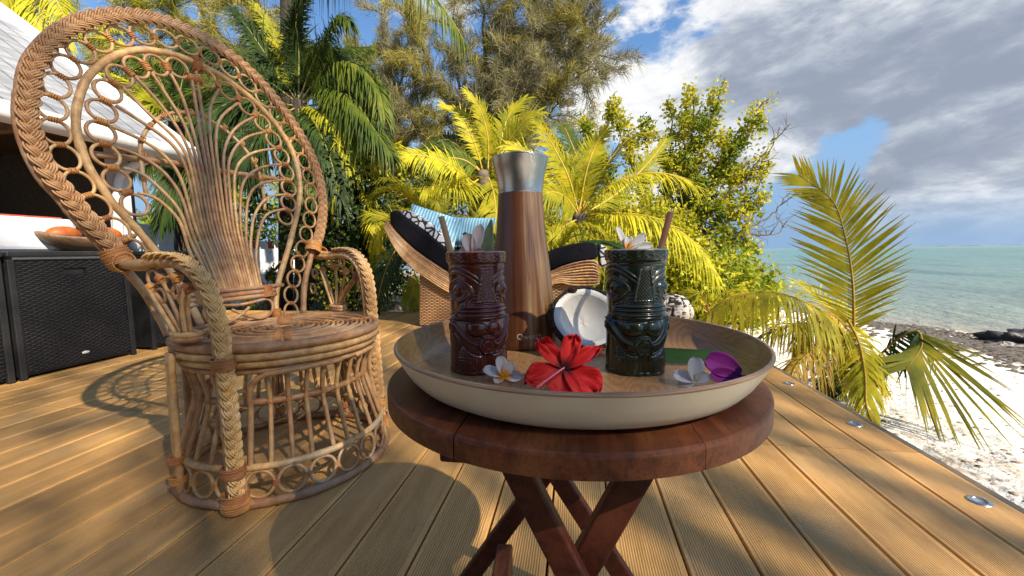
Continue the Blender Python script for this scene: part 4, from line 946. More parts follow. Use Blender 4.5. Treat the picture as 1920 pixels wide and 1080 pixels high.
def petal_mat(name, tipc, basec, r0, r1, trans=.35, rough=.45, vein=0.):
    m, t, bs, tc = new_mat(name)
    ln = t.new('ShaderNodeVectorMath', operation='LENGTH'); t.link(tc, ln.inputs[0])
    n = t.noise(tc, 160, 3); cc = t.mix(t.mr(ln.outputs['Value'], r0, r1), basec, tipc)
    if vein: 
        s = t.new('ShaderNodeSeparateXYZ'); t.link(tc, s.inputs[0]); an = t.math('ARCTAN2', s.outputs[0], s.outputs[1])
        cc = t.mix(t.math('MULTIPLY', t.mr(t.math('SINE', t.math('MULTIPLY', an, 60.)), .5, 1.), vein), cc, tuple(v*.45 for v in tipc))
    t.link(cc, bs.inputs['Base Color']); bs.inputs['Roughness'].default_value = rough; bs.inputs['Sheen Weight'].default_value = .2
    t.link(t.bump(n, .15, .001), bs.inputs['Normal'])
    tr = t.new('ShaderNodeBsdfTranslucent'); t.link(cc, tr.inputs['Color']); mx = t.new('ShaderNodeMixShader'); mx.inputs[0].default_value = trans
    t.link(bs.outputs[0], mx.inputs[1]); t.link(tr.outputs[0], mx.inputs[2]); t.link(mx.outputs[0], t.n['Material Output'].inputs[0]); return m
def place_petal(name, parent, geo, mat, az, lift, thick=.0003, twist=0.):
    V, Fc = geo; o = meshobj(name, V, Fc, mat, parent); o.rotation_euler = (Matrix.Rotation(az, 3, 'Z') @ Matrix.Rotation(lift, 3, 'X') @ Matrix.Rotation(twist, 3, 'Y')).to_euler()
    sm = o.modifiers.new('thickness', 'SOLIDIFY'); sm.thickness = thick*.6; return o
# red hibiscus, facing the camera and a little up
hp = at_d(1058, 690, .455); hib = thing('hibiscus_flower', 'large red hibiscus flower with dark throat lying in the middle of the tray', 'flower', hp)
hib.rotation_euler = rot_to((.05, -.80, .62)).to_euler()
m_hib = petal_mat('hibiscus_red', (.78, .012, .010), (.05, .0, .004), .003, .016, .4, .6, .5)
for az, L, Wd, cup, curl, lift, ru, sd in ((47, .044, .022, .6, .10, .20, .20, 1), (-20, .042, .021, .8, -.10, .30, .18, 2), (-128, .050, .037, .35, .05, .0, .16, 3), (178, .034, .036, .3, .10, -.1, .09, 4), (112, .050, .027, .5, .05, .05, .2, 5)):
    place_petal('petal', hib, petal_geo(L, Wd, cup, curl, ru, .62, 20, 14, sd, .2, .12), m_hib, math.radians(az), lift)
ex = place_petal('petal', hib, petal_geo(.050, .017, .5, -.15, .10, .5, 18, 10, 8, .3, .1), m_hib, math.radians(-64), .36)
st_end = at_d(1006, 728, .42)-hp; Mi = hib.rotation_euler.to_matrix().inverted(); st = np.array(Mi @ Vector(st_end))
tube('pistil', catmull([(0, 0, .001), st*.5+np.array([0, 0, .002]), st], 6), [.0011]*12+[.0008], simple('pistil_pink', (.75, .22, .25), (.65, .15, .18), .5), hib, 8)
mb = MB()
for k in range(26):
    c = st*random.uniform(.72, 1.0)+np.random.default_rng(k).normal(0, .0014, 3); V, Fc = ellipsoid(c, (.0006, .0006, .0006), 0, 6); mb.add(V, Fc)
mb.build('anthers', simple('anther_yellow', (.8, .5, .08), (.7, .4, .05), .6), hib)
# frangipani blossoms
m_fr = petal_mat('frangipani_white', (.80, .78, .76), (.85, .42, .02), .004, .013, .4)
m_frw = petal_mat('frangipani_plain', (.78, .78, .79), (.76, .74, .70), .002, .010, .45)
def frangi(lb, pos, nrm, specs, mat, L=.024, roll=0.):
    t0 = thing('frangipani_flower', lb, 'flower', pos, 'white frangipani blossoms'); t0.rotation_euler = (rot_to(nrm) @ Matrix.Rotation(roll, 3, 'Z')).to_euler()
    for i, (az, l, wd, lift) in enumerate(specs): place_petal('petal', t0, petal_geo(L*l, L*wd, .55, .10, .02, .6, 14, 8, i, .25), mat, math.radians(az), lift, .0004, .25)
    return t0
frangi('white frangipani with orange throat lying at the front left of the tray', at_z((945, 706), FZ+.006), (.15, -.75, .65), ((75, 1.1, .62, .1), (20, 1.05, .62, .55), (-35, .85, .55, .5), (-95, .9, .55, .1), (130, .6, .5, .1)), m_fr)
frangi('translucent white blossom lying at the front right of the tray', at_z((1303, 715), FZ+.005), (-.1, -.85, .5), ((5, 1.15, .80, .35), (80, 1.05, .6, .15), (-55, .65, .55, .2), (115, .8, .5, -.0)), m_frw)
frangi('white frangipani standing in the red mug beside the bamboo straw', (RM[0]-.001, RM[1]-.012, FZ+MH-.006), (.0, -1, .15), ((16, 1.25, .75, .15), (-14, 1.75, .62, .05), (60, .8, .6, .1), (-60, .7, .55, .1)), petal_mat('frangipani_blush', (.78, .68, .66), (.70, .30, .06), .004, .014, .4), .024)
frangi('white frangipani with orange throat standing in the green mug', (GM[0]-.012, GM[1]-.010, FZ+MH-.001), (.35, -1, .35), ((28, 1.35, .42, .15), (5, .75, .6, .3), (-48, 1.25, .50, .35), (-80, 1.3, .45, .2)), m_fr, .024)
# bougainvillea bract
bg_ = thing('bougainvillea_bract', 'magenta purple bougainvillea bract resting against the right wall of the tray', 'petal', at_z((1352, 690), FZ+.012)); bg_.rotation_euler = rot_to((-.25, -.80, .60)).to_euler()
m_bou = petal_mat('bougainvillea_magenta', (.34, .010, .30), (.20, .004, .18), .0, .03, .4, .6, .45)
place_petal('petal', bg_, petal_geo(.040, .030, .35, .10, .03, .5, 18, 12, 3, .25), m_bou, math.radians(72), -.02).location = (.021, -.004, 0)
place_petal('petal', bg_, petal_geo(.034, .020, .5, .05, .03, .5, 18, 12, 5, .25), m_bou, math.radians(95), .10).location = (.022, -.010, .001)
tube('stalk', catmull([(.018, -.006, 0), (.028, -.007, .001), (.036, -.010, -.001)], 4), .0006, simple('bract_stalk', (.05, .03, .02), None, .6), bg_, 5)
# strap leaf lying in the tray
def strap(name, lb, P, wd, fold, mat, cat='leaf', nrm=None, tipw=.15, grp=None):
    P = resample(catmull(P, 8), .006); T = np.gradient(P, axis=0); T /= np.linalg.norm(T, axis=1)[:, None]; N = np.asarray(nrm if nrm is not None else (0, 0, 1.)); n = len(P); V = []
    for i in range(n):
        v = i/(n-1); S = unit(np.cross(T[i], N)); U_ = np.cross(S, T[i]); w_ = wd*(min(1, .45+v*3) if v < .2 else (1-max(0, (v-.35)/.65)**1.6*(1-tipw)))
        for u in (-1, -.5, 0, .5, 1): V.append(P[i]+S*w_*u*.5+U_*abs(u)*fold*w_)
    Fc = [(i*5+j, i*5+j+1, (i+1)*5+j+1, (i+1)*5+j) for i in range(n-1) for j in range(4)]
    o = meshobj(name, np.array(V)-P[0], Fc, mat); o.location = tuple(P[0]); sm = o.modifiers.new('thickness', 'SOLIDIFY'); sm.thickness = .0006
    if lb: tag(o, lb, cat)
    return o
m_strap, t, bs, tc = new_mat('strap_leaf'); s = t.new('ShaderNodeSeparateXYZ'); t.link(tc, s.inputs[0])
t.link(t.mix(t.noise(t.mapping(tc, (3, 3, 40)), 30, 4), (.012, .035, .008), (.035, .085, .015)), bs.inputs['Base Color']); bs.inputs['Roughness'].default_value = .5; bs.inputs['Specular IOR Level'].default_value = .15
la, lb_ = at_z((1215, 668), FZ+.008), at_z((1335, 672), FZ+.008)
strap('strap_leaf', 'long dark green strap leaf lying in the tray behind the green mug and purple bract', [la+(lb_-la)*-.5, la, (la+lb_)/2, lb_, lb_+(lb_-la)*.12], .031, .12, m_strap, nrm=(0, -.5, 1), tipw=.8)
m_leafg = leaf_mat('garnish_leaf', [(.3, (.10, .15, .09)), (.6, (.20, .27, .16)), (.8, (.14, .20, .10))], .35, 60, .4, 0.)
rt_ = lambda dx, dz, M_, dy=0: np.array([M_[0]+dx, M_[1]+dy, FZ+MH+dz])
strap('garnish_leaf', 'broad grey green leaf tip standing upright in the red mug behind the frangipani', [rt_(.010, -.03, RM), rt_(.014, .0, RM), rt_(.018, .025, RM), rt_(.0215, .041, RM)], .021, .1, m_leafg, nrm=(0.1, -1, 0), tipw=.1)
strap('garnish_leaf', 'dull green leaf lying behind the straw in the red mug', [rt_(-.004, -.02, RM, .012), rt_(-.010, .004, RM, .012), rt_(-.016, .020, RM, .014), rt_(-.020, .026, RM, .016)], .020, .1, m_leafg, nrm=(0.1, -1, 0), tipw=.2)
strap('garnish_leaf', 'narrow dark leaf blade reaching left out of the green mug', [rt_(-.0, -.012, GM), rt_(-.020, .002, GM), rt_(-.045, .009, GM), rt_(-.072, .0115, GM)], .012, .2, m_strap, nrm=(0, -.6, 1), tipw=.05)
m_bam = simple('bamboo_straw', (.42, .27, .12), (.30, .17, .07), .5, 30, (1, 1, .3), bump=.1)
m_bam2 = simple('dark_bamboo_straw', (.22, .09, .035), (.14, .05, .02), .45, 30, (1, 1, .3), bump=.1)
def straw(lb, A, B, r, mat):
    A = np.array(A); B = np.array(B); d = unit(B-A); n = 14; U_ = unit(np.cross(d, (0, 1, 0))); W_ = np.cross(d, U_); V = []
    for P, rr in ((A, r), (B, r), (B, r*.7), (B-d*.03, r*.7)): V += [P-A+rr*(math.cos(q)*U_+math.sin(q)*W_) for q in np.arange(n)*2*pi/n]
    o = meshobj('drinking_straw', V, [(k*n+j, (k+1)*n+j, (k+1)*n+(j+1) % n, k*n+(j+1) % n) for k in range(3) for j in range(n)], mat); o.location = tuple(A); return tag(o, lb, 'straw', 'bamboo straws in the mugs')
pt_ = at_d(827, 406, .53); straw('light bamboo straw leaning left out of the red mug', (RM[0]-.008, RM[1]+.004, FZ+.05), pt_, .0040, m_bam)
pt_ = at_d(1257, 399, .55); straw('dark brown straw leaning right out of the green mug', (GM[0]+.006, GM[1]+.002, FZ+.05), pt_, .0043, m_bam2)

# ================================================================== LOUNGER
def ppl(L, y): return [at_y(p, y) for p in L]
YL0, YL1 = 3.42, 4.12
m_lweave, t, bs, tc = new_mat('honey_rattan_weave')
s = t.new('ShaderNodeSeparateXYZ'); t.link(tc, s.inputs[0])
hx_ = t.math('ABSOLUTE', t.math('SINE', t.math('MULTIPLY', s.outputs[2], pi/.014))); vx_ = t.math('SINE', t.math('ADD', t.math('MULTIPLY', t.math('ADD', s.outputs[0], s.outputs[1]), 2*pi/.05), t.math('MULTIPLY', t.math('FLOOR', t.math('DIVIDE', s.outputs[2], .014)), pi)))
hw_ = t.math('MULTIPLY', hx_, t.math('ADD', t.math('MULTIPLY', vx_, .35), .65))
nz_ = t.noise(tc, 9, 4)
cc = t.mix(t.mr(hw_, .1, .7), (.08, .035, .012), (.46, .26, .11)); cc = t.mix(t.math('MULTIPLY', t.mr(nz_, .4, .7), .4), cc, (.34, .15, .05))
t.link(cc, bs.inputs['Base Color']); bs.inputs['Roughness'].default_value = .5; t.link(t.bump(hw_, 1., .006), bs.inputs['Normal'])
top = [(724, 414), (745, 440), (775, 468), (806, 490), (840, 512), (880, 532), (930, 545), (985, 536), (1035, 508), (1075, 493), (1112, 488), (1124, 500)]
bot = [(1124, 530), (1095, 535), (1040, 530), (985, 560), (930, 570), (880, 560), (840, 545), (800, 520), (770, 497), (742, 465), (722, 426)]
lorg = np.array([at_y((900, 610), YL0)[0], YL0, 0.])
lounger = thing('sun_lounger', 'curved honey rattan lounger with black mattress at the far edge of the deck', 'sun lounger', lorg)
def extr(poly, y0, y1, org, inset=0.):
    """solid from a side-view outline (points with x,z) between two y values"""
    n = len(poly); V = [(p[0]-org[0], y-org[1], p[2]-org[2]) for y in (y0, y1) for p in poly]
    return V, [tuple(range(n)), tuple(reversed(range(n, 2*n)))]+[(j, n+j, n+(j+1) % n, (j+1) % n) for j in range(n)]
ptop = [tuple(p) for p in catmull(ppl(top, YL0), 3)]; pbot = [tuple(p) for p in catmull(ppl(bot, YL0), 3)]
V, Fc = extr(ptop+pbot, YL0, YL1, lorg); meshobj('woven_shell', V, Fc, m_lweave, lounger, False)
for k in range(9):  # cane rows that edge the shell
    f_ = k/8; A = catmull(ppl([(a[0]*(1-f_)+b[0]*f_, a[1]*(1-f_)+b[1]*f_+1) for a, b in zip(top, [(722, 426), (742, 465), (770, 497), (800, 520), (840, 545), (880, 560), (930, 570), (985, 560), (1040, 530), (1075, 533), (1110, 533), (1124, 530)])], YL0), 3)
    tube('edge_cane', A-lorg+np.array([0, -.006, 0]), .0075, m_cane, lounger, 6)
base = [(787, 508), (806, 522), (840, 546), (880, 562), (930, 572), (985, 562), (1040, 532), (1112, 534), (1118, 600), (1118, 606), (787, 610)]
V, Fc = extr([tuple(p) for p in ppl(base, YL0+.03)], YL0+.03, YL1-.03, lorg); meshobj('woven_base', V, Fc, m_lweave, lounger, False)
cush = [(729, 400), (738, 394), (755, 404), (790, 432), (840, 470), (880, 492), (930, 503), (985, 494), (1020, 474), (1060, 460), (1105, 453), (1118, 458), (1121, 480), (1112, 487), (1075, 492), (1035, 506), (985, 534), (930, 543), (880, 530), (840, 510), (806, 488), (775, 466), (745, 438), (731, 418)]
cp = [tuple(p) for p in catmull(ppl(cush, YL0+.02), 2, True)]
V, Fc = extr(cp, YL0+.03, YL1-.03, lorg); o = meshobj('mattress', V, Fc, m_blackcloth, lounger, False); bevelled(o, .02, 3)
def cushion(name, lb, c, size, rot, mat, cat='cushion', grp=None):
    V = []; n = 14; sx, sy, sz = size
    for s_ in (1, -1):
        for i in range(n+1):
            for j in range(n+1):
                u, v = i/n*2-1, j/n*2-1; p = 1-.10*(1-abs(u)**2)*0; e = (1-u**4)*(1-v**4); pinch = 1-.07*(1-u*u)*(abs(v)**3)-.0; pv = 1-.07*(1-v*v)*(abs(u)**3)
                V.append((u*sx*pv/1, v*sy*pinch, s_*sz*max(0, e)**.55*(1+.06*math.sin(u*7+v*5))))
    m1 = (n+1)**2; Fc = [(i*(n+1)+j, (i+1)*(n+1)+j, (i+1)*(n+1)+j+1, i*(n+1)+j+1) for i in range(n) for j in range(n)]; Fc += [tuple(m1+k for k in reversed(f)) for f in Fc]
    o = meshobj(name, V, Fc, mat); o.location = tuple(c); o.rotation_euler = rot; tag(o, lb, cat, grp); return o
m_stripe, t, bs, tc = new_mat('blue_striped_cloth'); s = t.new('ShaderNodeSeparateXYZ'); t.link(tc, s.inputs[0])
sw = t.math('SINE', t.math('ADD', t.math('MULTIPLY', s.outputs[0], 2*pi/.028), t.math('MULTIPLY', t.noise(tc, 8, 2), .8)))
t.link(t.mix(t.mr(sw, -.2, .5), (.11, .31, .43), (.38, .55, .62)), bs.inputs['Base Color']); bs.inputs['Roughness'].default_value = .9
c1 = at_y((812, 425), YL0+.25); c2 = at_y((878, 434), YL0+.38)
cushion('pillow', 'pale blue striped pillow at the head of the lounger, left one', c1, (.25, .17, .06), (math.radians(62), math.radians(18), math.radians(14)), m_stripe, 'pillow', 'blue striped pillows on the lounger')
cushion('pillow', 'pale blue striped pillow on the lounger, behind the flower of the red mug', c2, (.26, .15, .06), (math.radians(70), math.radians(4), math.radians(-8)), m_stripe, 'pillow', 'blue striped pillows on the lounger')
m_pat, t, bs, tc = new_mat('black_white_cloth'); vo = t.new('ShaderNodeTexVoronoi', i_Scale=16., feature='DISTANCE_TO_EDGE'); t.link(tc, vo.inputs['Vector'])
t.link(t.mix(t.mr(vo.outputs['Distance'], .10, .13), (.02, .02, .03), (.66, .66, .66)), bs.inputs['Base Color']); bs.inputs['Roughness'].default_value = .9
tw = [(752, 396), (790, 420), (828, 452), (834, 447), (812, 428), (785, 407), (760, 390)]
V, Fc = extr([tuple(p) for p in catmull(ppl([(750, 400), (790, 428), (832, 462), (838, 455), (812, 428), (785, 407), (758, 393)], YL0+.05), 2, True)], YL0+.08, YL1-.1, lorg)
o = meshobj('beach_towel', V, Fc, m_pat, None, False); o.location = tuple(lorg); tag(o, 'black and white patterned towel spread on the upper end of the lounger', 'towel')
V, Fc = extr([tuple(p) for p in ppl([(1121, 456), (1136, 464), (1140, 500), (1126, 500)], YL0+.3)], YL0+.25, YL1-.1, lorg)
o = meshobj('beach_towel', V, Fc, m_pat, None, False); o.location = tuple(lorg); tag(o, 'black and white patterned cloth hanging over the foot end of the lounger', 'towel'); bevelled(o, .01)

# ================================================================== VEGETATION
CAMP = O
def frond_geo(P, side_len, n_leaf=70, width=.02, start=.12, droop=.35, fold=.35, up=None, angle=55, tipangle=22, seed=0, sides=(1, -1), shape=1., ragged=.08, seg=3, curl=0.):
    """pinnate palm frond: P = midrib points; leaflets on both sides in the plane set by up"""
    rg = np.random.default_rng(seed); P = catmull(P, 8); d = np.r_[0, np.cumsum(np.linalg.norm(np.diff(P, axis=0), axis=1))]; L = d[-1]
    V = []; Fc = []; at = lambda s_: np.array([np.interp(s_, d, P[:, k]) for k in range(3)])
    up = np.array([0, 0, 1.]) if up is None else unit(up)
    for i in range(n_leaf):
        for sd in sides:
            v = start+(1-start)*((i+rg.uniform(-.25, .25)+.5)/n_leaf); s_ = min(max(v, 0), .999)*L; p = at(s_); T = unit(at(min(s_+.02*L, L))-at(max(s_-.02*L, 0)))
            S = np.cross(T, up); S = unit(S)*sd; Nn = unit(np.cross(S, T)*sd)
            if Nn@up < 0: Nn = -Nn
            a = math.radians(angle+(tipangle-angle)*v**1.3+rg.normal(0, 3)); q = (v-start)/(1-start)
            ll = side_len*(.30+.70*math.sin(min(1, q*2.4+.18)*pi/2))*(1-.55*max(0, q-.45)/.55)*shape*(1+rg.normal(0, ragged))
            dirv = unit(S*math.sin(a)*math.cos(fold)+T*math.cos(a)+Nn*math.sin(fold)*math.sin(a))
            if rg.random() < .04: dirv = unit(dirv+rg.normal(0, .35, 3))
            wv = unit(np.cross(dirv, Nn)); k0 = len(V); w_ = width*(1+rg.normal(0, .1)); dr = droop*(1+rg.normal(0, .35))
            for j in range(seg+1):
                u = j/seg; c = p+dirv*ll*u+np.array([0, 0, -1.])*dr*ll*u*u-dirv*abs(dr)*.3*ll*u*u
                ww = w_*(.55+.45*min(1, u*4))*(1-u**2.2*.93)/2; V += [c-wv*ww, c+wv*ww]
            Fc += [(k0+2*j, k0+2*j+1, k0+2*j+3, k0+2*j+2) for j in range(seg)]
    return V, Fc, P
def frond(parent, Pw, side_len, mat, rmat=None, org=(0, 0, 0), rr=.012, **kw):
    plume = kw.pop('plume', False); V, Fc, P = frond_geo(np.array(Pw, float), side_len, **kw)
    if plume:
        for f2, sc in ((.75, .85), (-.55, .8)):
            k2 = dict(kw); k2['fold'] = f2; k2['seed'] = kw.get('seed', 0)+500+int(f2*10); V2, F2, _ = frond_geo(np.array(Pw, float), side_len*sc, **k2); F2 = [tuple(i+len(V) for i in f) for f in F2]; V = V+V2; Fc = Fc+F2
    o = meshobj('frond', np.array(V)-np.array(org), Fc, mat, parent, False)
    o2 = tube('rachis', P-np.array(org), np.linspace(rr, rr*.25, len(P)), rmat or m_rachis, o, 5); return o
def pxl(L): return np.array([at_d(*q) for q in L])
def palm(name, lb, base, crown, cat='palm tree', grp=None, r=.07, mat=None, via=None):
    t0 = thing(name, lb, cat, base, grp); b = np.zeros(3); c = np.array(crown)-np.array(base)
    P = catmull([b]+([np.array(v)-np.array(base) for v in via] if via is not None else [c*.35+[.05, .02, 0], c*.7+[.03, 0, 0]])+[c], 8); rr = np.linspace(r*1.3, r, len(P))*(1+.06*(np.arange(len(P)) % 2))
    tube('trunk', P, rr, mat or m_bark, t0, 9); return t0
def arc_frond(parent, C, az, elev, L, side_len, mat, org, droop=1., rmat=None, **kw):
    """frond that leaves the crown C at a compass angle and arches over under its weight"""
    d = np.array([math.cos(az), math.sin(az), 0]); P = []; x = 0; z = 0; e = elev; n = 7
    for i in range(n+1):
        P.append(np.array(C)+d*x+np.array([0, 0, z])); x += math.cos(e)*L/n; z += math.sin(e)*L/n; e -= droop*(.18+.11*i)
    return frond(parent, P, side_len, mat, rmat, org, **kw)

# --- young coconut palm growing from the sand beyond the deck, four big fronds
C0 = at_d(1600, 655, 2.9); base = np.array([C0[0]+.1, C0[1]+.1, ground_h(C0[0], C0[1])])
p1 = palm('coconut_palm', 'young coconut palm beside the right deck edge, one frond upright before the sea', base, C0, r=.05, mat=m_barkdark); ob = base
toc = lambda px: unit(CAMP-at_d(*px))
frond(p1, pxl([(1600, 690, 2.9), (1601, 600, 2.88), (1598, 520, 2.86), (1584, 440, 2.86), (1560, 375, 2.88), (1498, 328, 2.92)]), .41, m_gold, m_dryfrond, ob, up=toc((1580, 450, 2.9))+np.array([0, -.1, .35]), n_leaf=60, width=.021, start=.18, droop=.06, fold=.12, angle=62, tipangle=30, seed=3, rr=.011, ragged=.06)
frond(p1, pxl([(1600, 670, 2.9), (1570, 610, 2.75), (1520, 572, 2.55), (1450, 548, 2.35), (1380, 556, 2.2), (1325, 590, 2.1)]), .36, m_gold, m_dryfrond, ob, up=(0, -.2, 1), n_leaf=60, width=.016, start=.1, droop=.75, fold=-.25, angle=62, tipangle=30, seed=4, rr=.009)
fan = [(1600, 665, 2.9), (1625, 690, 2.75), (1655, 660, 2.6), (1695, 628, 2.5), (1722, 622, 2.45), (1728, 650, 2.4), (1700, 690, 2.36)]
frond(p1, pxl(fan), .60, leaf_mat('golden_green_fan', [(.25, (.06, .09, .012)), (.5, (.20, .20, .018)), (.78, (.46, .36, .02))], .4, 5, brown=.5), m_dryfrond, ob, up=toc((1710, 650, 2.4)), n_leaf=27, width=.019, start=.70, droop=.10, fold=.0, angle=58, tipangle=36, seed=5, rr=.009)
frond(p1, pxl(fan[:6]), .24, m_dkgreen, m_dryfrond, ob, up=(0, -.5, .8), n_leaf=34, width=.018, start=.30, droop=1.0, fold=-.2, angle=60, tipangle=50, seed=205, rr=.004)
frond(p1, pxl([(1590, 600, 2.9), (1610, 640, 2.6), (1622, 700, 2.35), (1625, 760, 2.2), (1640, 800, 2.12)]), .24, m_gold, m_dryfrond, ob, up=toc((1620, 720, 2.3)), n_leaf=56, width=.015, start=.12, droop=.6, fold=.1, angle=50, tipangle=20, seed=6, rr=.009)
frond(p1, pxl([(1600, 650, 2.9), (1560, 615, 2.75), (1500, 605, 2.6), (1440, 625, 2.5)]), .28, m_gold, m_dryfrond, ob, up=(0, -.4, .9), n_leaf=46, width=.014, start=.1, droop=.8, fold=-.1, angle=55, tipangle=25, seed=207, rr=.008)
frond(p1, pxl([(1600, 630, 2.9), (1560, 590, 2.8), (1520, 610, 2.7), (1500, 660, 2.6)]), .26, m_dryfrond, m_dryfrond, ob, up=(0, -.6, .7), n_leaf=50, width=.012, start=.1, droop=1.0, fold=0, angle=60, tipangle=25, seed=208, rr=.008)
frond(p1, pxl([(1600, 640, 2.9), (1560, 640, 2.7), (1520, 660, 2.5), (1490, 690, 2.35), (1480, 730, 2.25)]), .30, m_dryfrond, m_dryfrond, ob, up=(-.2, -.5, .8), n_leaf=46, width=.013, start=.1, droop=.9, fold=-.2, angle=55, tipangle=25, seed=7, rr=.008)
frond(p1, pxl([(1600, 620, 2.95), (1580, 590, 3.1), (1540, 560, 3.3), (1500, 530, 3.5)]), .34, m_gold, m_dryfrond, ob, up=(0, 0, 1), n_leaf=30, width=.016, start=.1, droop=.3, fold=.2, angle=50, tipangle=25, seed=8, rr=.008)
frond(p1, pxl([(1610, 640, 2.9), (1630, 700, 2.9), (1640, 760, 2.9), (1650, 820, 2.85)]), .26, m_dryfrond, m_dryfrond, ob, up=toc((1640, 720, 2.9)), n_leaf=40, width=.014, start=.1, droop=.9, fold=.1, angle=45, tipangle=20, seed=9, rr=.008)
frond(p1, pxl([(1600, 650, 2.9), (1570, 690, 2.8), (1555, 720, 2.75), (1550, 750, 2.7)]), .22, m_dkgreen, m_dryfrond, ob, up=(-.3, -.6, .6), n_leaf=40, width=.014, start=.1, droop=.7, fold=.1, angle=50, tipangle=20, seed=10, rr=.008)

# --- yellow palms beyond the far deck edge
def gz(p): return np.array([p[0], p[1], ground_h(p[0], p[1])])
Y = m_yellow; YG = m_ygreen; G = m_green; DK = m_dkgreen
cA = at_d(905, 320, 6.6); bA = gz(cA)
pA = palm('coconut_palm', 'yellow green coconut palm rising behind the lounger, left of the flask', bA, cA, r=.09)
for i, (L, mt, sl, ang) in enumerate([([(905, 320, 6.6), (890, 270, 6.5), (865, 215, 6.5), (828, 195, 6.5)], Y, .34, 38), ([(915, 320, 6.6), (915, 260, 6.5), (900, 205, 6.4), (875, 170, 6.3)], Y, .36, 34),
    ([(925, 315, 6.6), (940, 260, 6.7), (955, 215, 6.8), (985, 185, 6.8)], YG, .5, 40), ([(920, 320, 6.6), (950, 270, 6.4), (985, 225, 6.2), (1010, 210, 6.1)], Y, .5, 45), ([(900, 320, 6.6), (860, 275, 6.6), (830, 262, 6.7), (800, 285, 6.7)], DK, .55, 55),
    ([(905, 325, 6.6), (870, 300, 6.4), (830, 300, 6.3), (815, 340, 6.2)], G, .6, 55), ([(890, 345, 6.3), (860, 320, 6.0), (820, 298, 5.8), (770, 290, 5.6), (745, 300, 5.5)], Y, .42, 60), ([(925, 325, 6.6), (960, 290, 6.5), (990, 300, 6.4), (1010, 340, 6.4)], G, .5, 50),
    ([(900, 335, 6.6), (870, 350, 6.2), (830, 345, 5.9), (790, 360, 5.7)], YG, .5, 55), ([(915, 330, 6.7), (925, 360, 6.4), (930, 400, 6.2), (925, 440, 6.1)], YG, .5, 50)]):
    frond(pA, pxl(L), sl, mt, None, bA, up=toc(L[1])*.6+np.array([0, 0, .6]), n_leaf=62, width=.024, start=.12, droop=.35, fold=.2, angle=ang+10, tipangle=ang-15, seed=20+i, rr=.014, ragged=.12)
cB = at_d(1085, 400, 5.4); bB = gz(cB)
pB = palm('coconut_palm', 'bright yellow coconut palm with long arching fronds behind the flask', bB, cB, r=.09)
for i, (L, mt, sl, up_, dr) in enumerate([([(1085, 400, 5.4), (1065, 330, 5.2), (1035, 270, 5.1), (1010, 225, 5.0)], Y, .42, None, .45), ([(1085, 400, 5.4), (1100, 320, 5.3), (1118, 270, 5.3), (1140, 240, 5.2)], Y, .36, None, .2),
    ([(1090, 400, 5.4), (1130, 320, 5.3), (1180, 260, 5.2), (1235, 245, 5.1)], YG, .42, (0, 0, 1), .35), ([(1090, 400, 5.4), (1140, 350, 5.1), (1210, 325, 4.9), (1270, 330, 4.8), (1308, 350, 4.7)], Y, .42, (0, 0, 1), .6),
    ([(1080, 400, 5.4), (1040, 340, 5.2), (990, 290, 5.1), (950, 270, 5.0)], Y, .45, None, .5), ([(1095, 405, 5.4), (1150, 400, 5.0), (1230, 410, 4.7), (1300, 455, 4.5), (1345, 520, 4.4)], Y, .45, (0, 0, 1), .9),
    ([(1085, 405, 5.4), (1060, 370, 5.1), (1030, 360, 4.9), (1005, 380, 4.8)], YG, .5, None, .5), ([(1090, 400, 5.4), (1100, 350, 5.6), (1080, 290, 5.8), (1060, 240, 5.9)], G, .5, None, .3),
    ([(1090, 410, 5.4), (1130, 450, 5.0), (1180, 500, 4.8), (1210, 560, 4.7)], YG, .45, (0, 0, 1), .8), ([(1090, 405, 5.4), (1160, 360, 5.6), (1220, 300, 5.8), (1250, 260, 5.9)], YG, .4, None, .3),
    ([(1090, 410, 5.4), (1110, 440, 5.1), (1130, 500, 4.9), (1130, 570, 4.8)], G, .45, None, .6), ([(1085, 410, 5.4), (1050, 430, 5.0), (1020, 470, 4.8), (1010, 520, 4.7)], YG, .45, None, .6)]):
    u = toc(L[1])*.7+np.array([0, 0, .5]) if up_ is None else np.array(up_)+toc(L[1])*.25
    frond(pB, pxl(L), sl, mt, None, bB, up=u, n_leaf=74, width=.022, start=.12, droop=dr, fold=.15, angle=58, tipangle=28, seed=40+i, rr=.014, ragged=.1)
# low spiky young palms behind the lounger
def spray(lb, cx, cy, dep, n, spread, Lr, mt, sl, seed, elev=(30, 80)):
    C = at_d(cx, cy, dep); B = gz(C); t0 = thing('young_palm', lb, 'palm tree', B, 'low young palms behind the deck'); rg = np.random.default_rng(seed)
    tube('trunk', [np.zeros(3), (C-B)*.6, C-B], [.06, .05, .035], m_bark, t0, 8)
    for i in range(n):
        az = math.radians(90+rg.uniform(-spread, spread))+(pi if i % 3 else 0)*0+rg.uniform(-1.6, 1.6); el = math.radians(rg.uniform(*elev))
        arc_frond(t0, C, az+pi*(rg.random() < .6), el, Lr*rg.uniform(.75, 1.15), sl, mt if rg.random() < .7 else YG, B, droop=rg.uniform(.5, 1.1), n_leaf=38, width=.017, start=.2, droop_=0, fold=.35, angle=40, tipangle=18, seed=seed*31+i, rr=.008) if False else \
        arc_frond(t0, C, az+pi*(rg.random() < .6), el, Lr*rg.uniform(.75, 1.15), sl, mt if rg.random() < .7 else YG, B, rg.uniform(.5, 1.1), n_leaf=38, width=.017, start=.2, fold=.35, angle=40, tipangle=18, seed=seed*31+i, rr=.008)
    return t0
spray('low yellow green palm just behind the head of the lounger', 800, 440, 4.9, 12, 80, 1.05, Y, .30, 1, (25, 85))
spray('spiky yellow palm low behind the flask and the lounger foot', 1040, 500, 4.7, 13, 80, .85, Y, .28, 2, (35, 88))
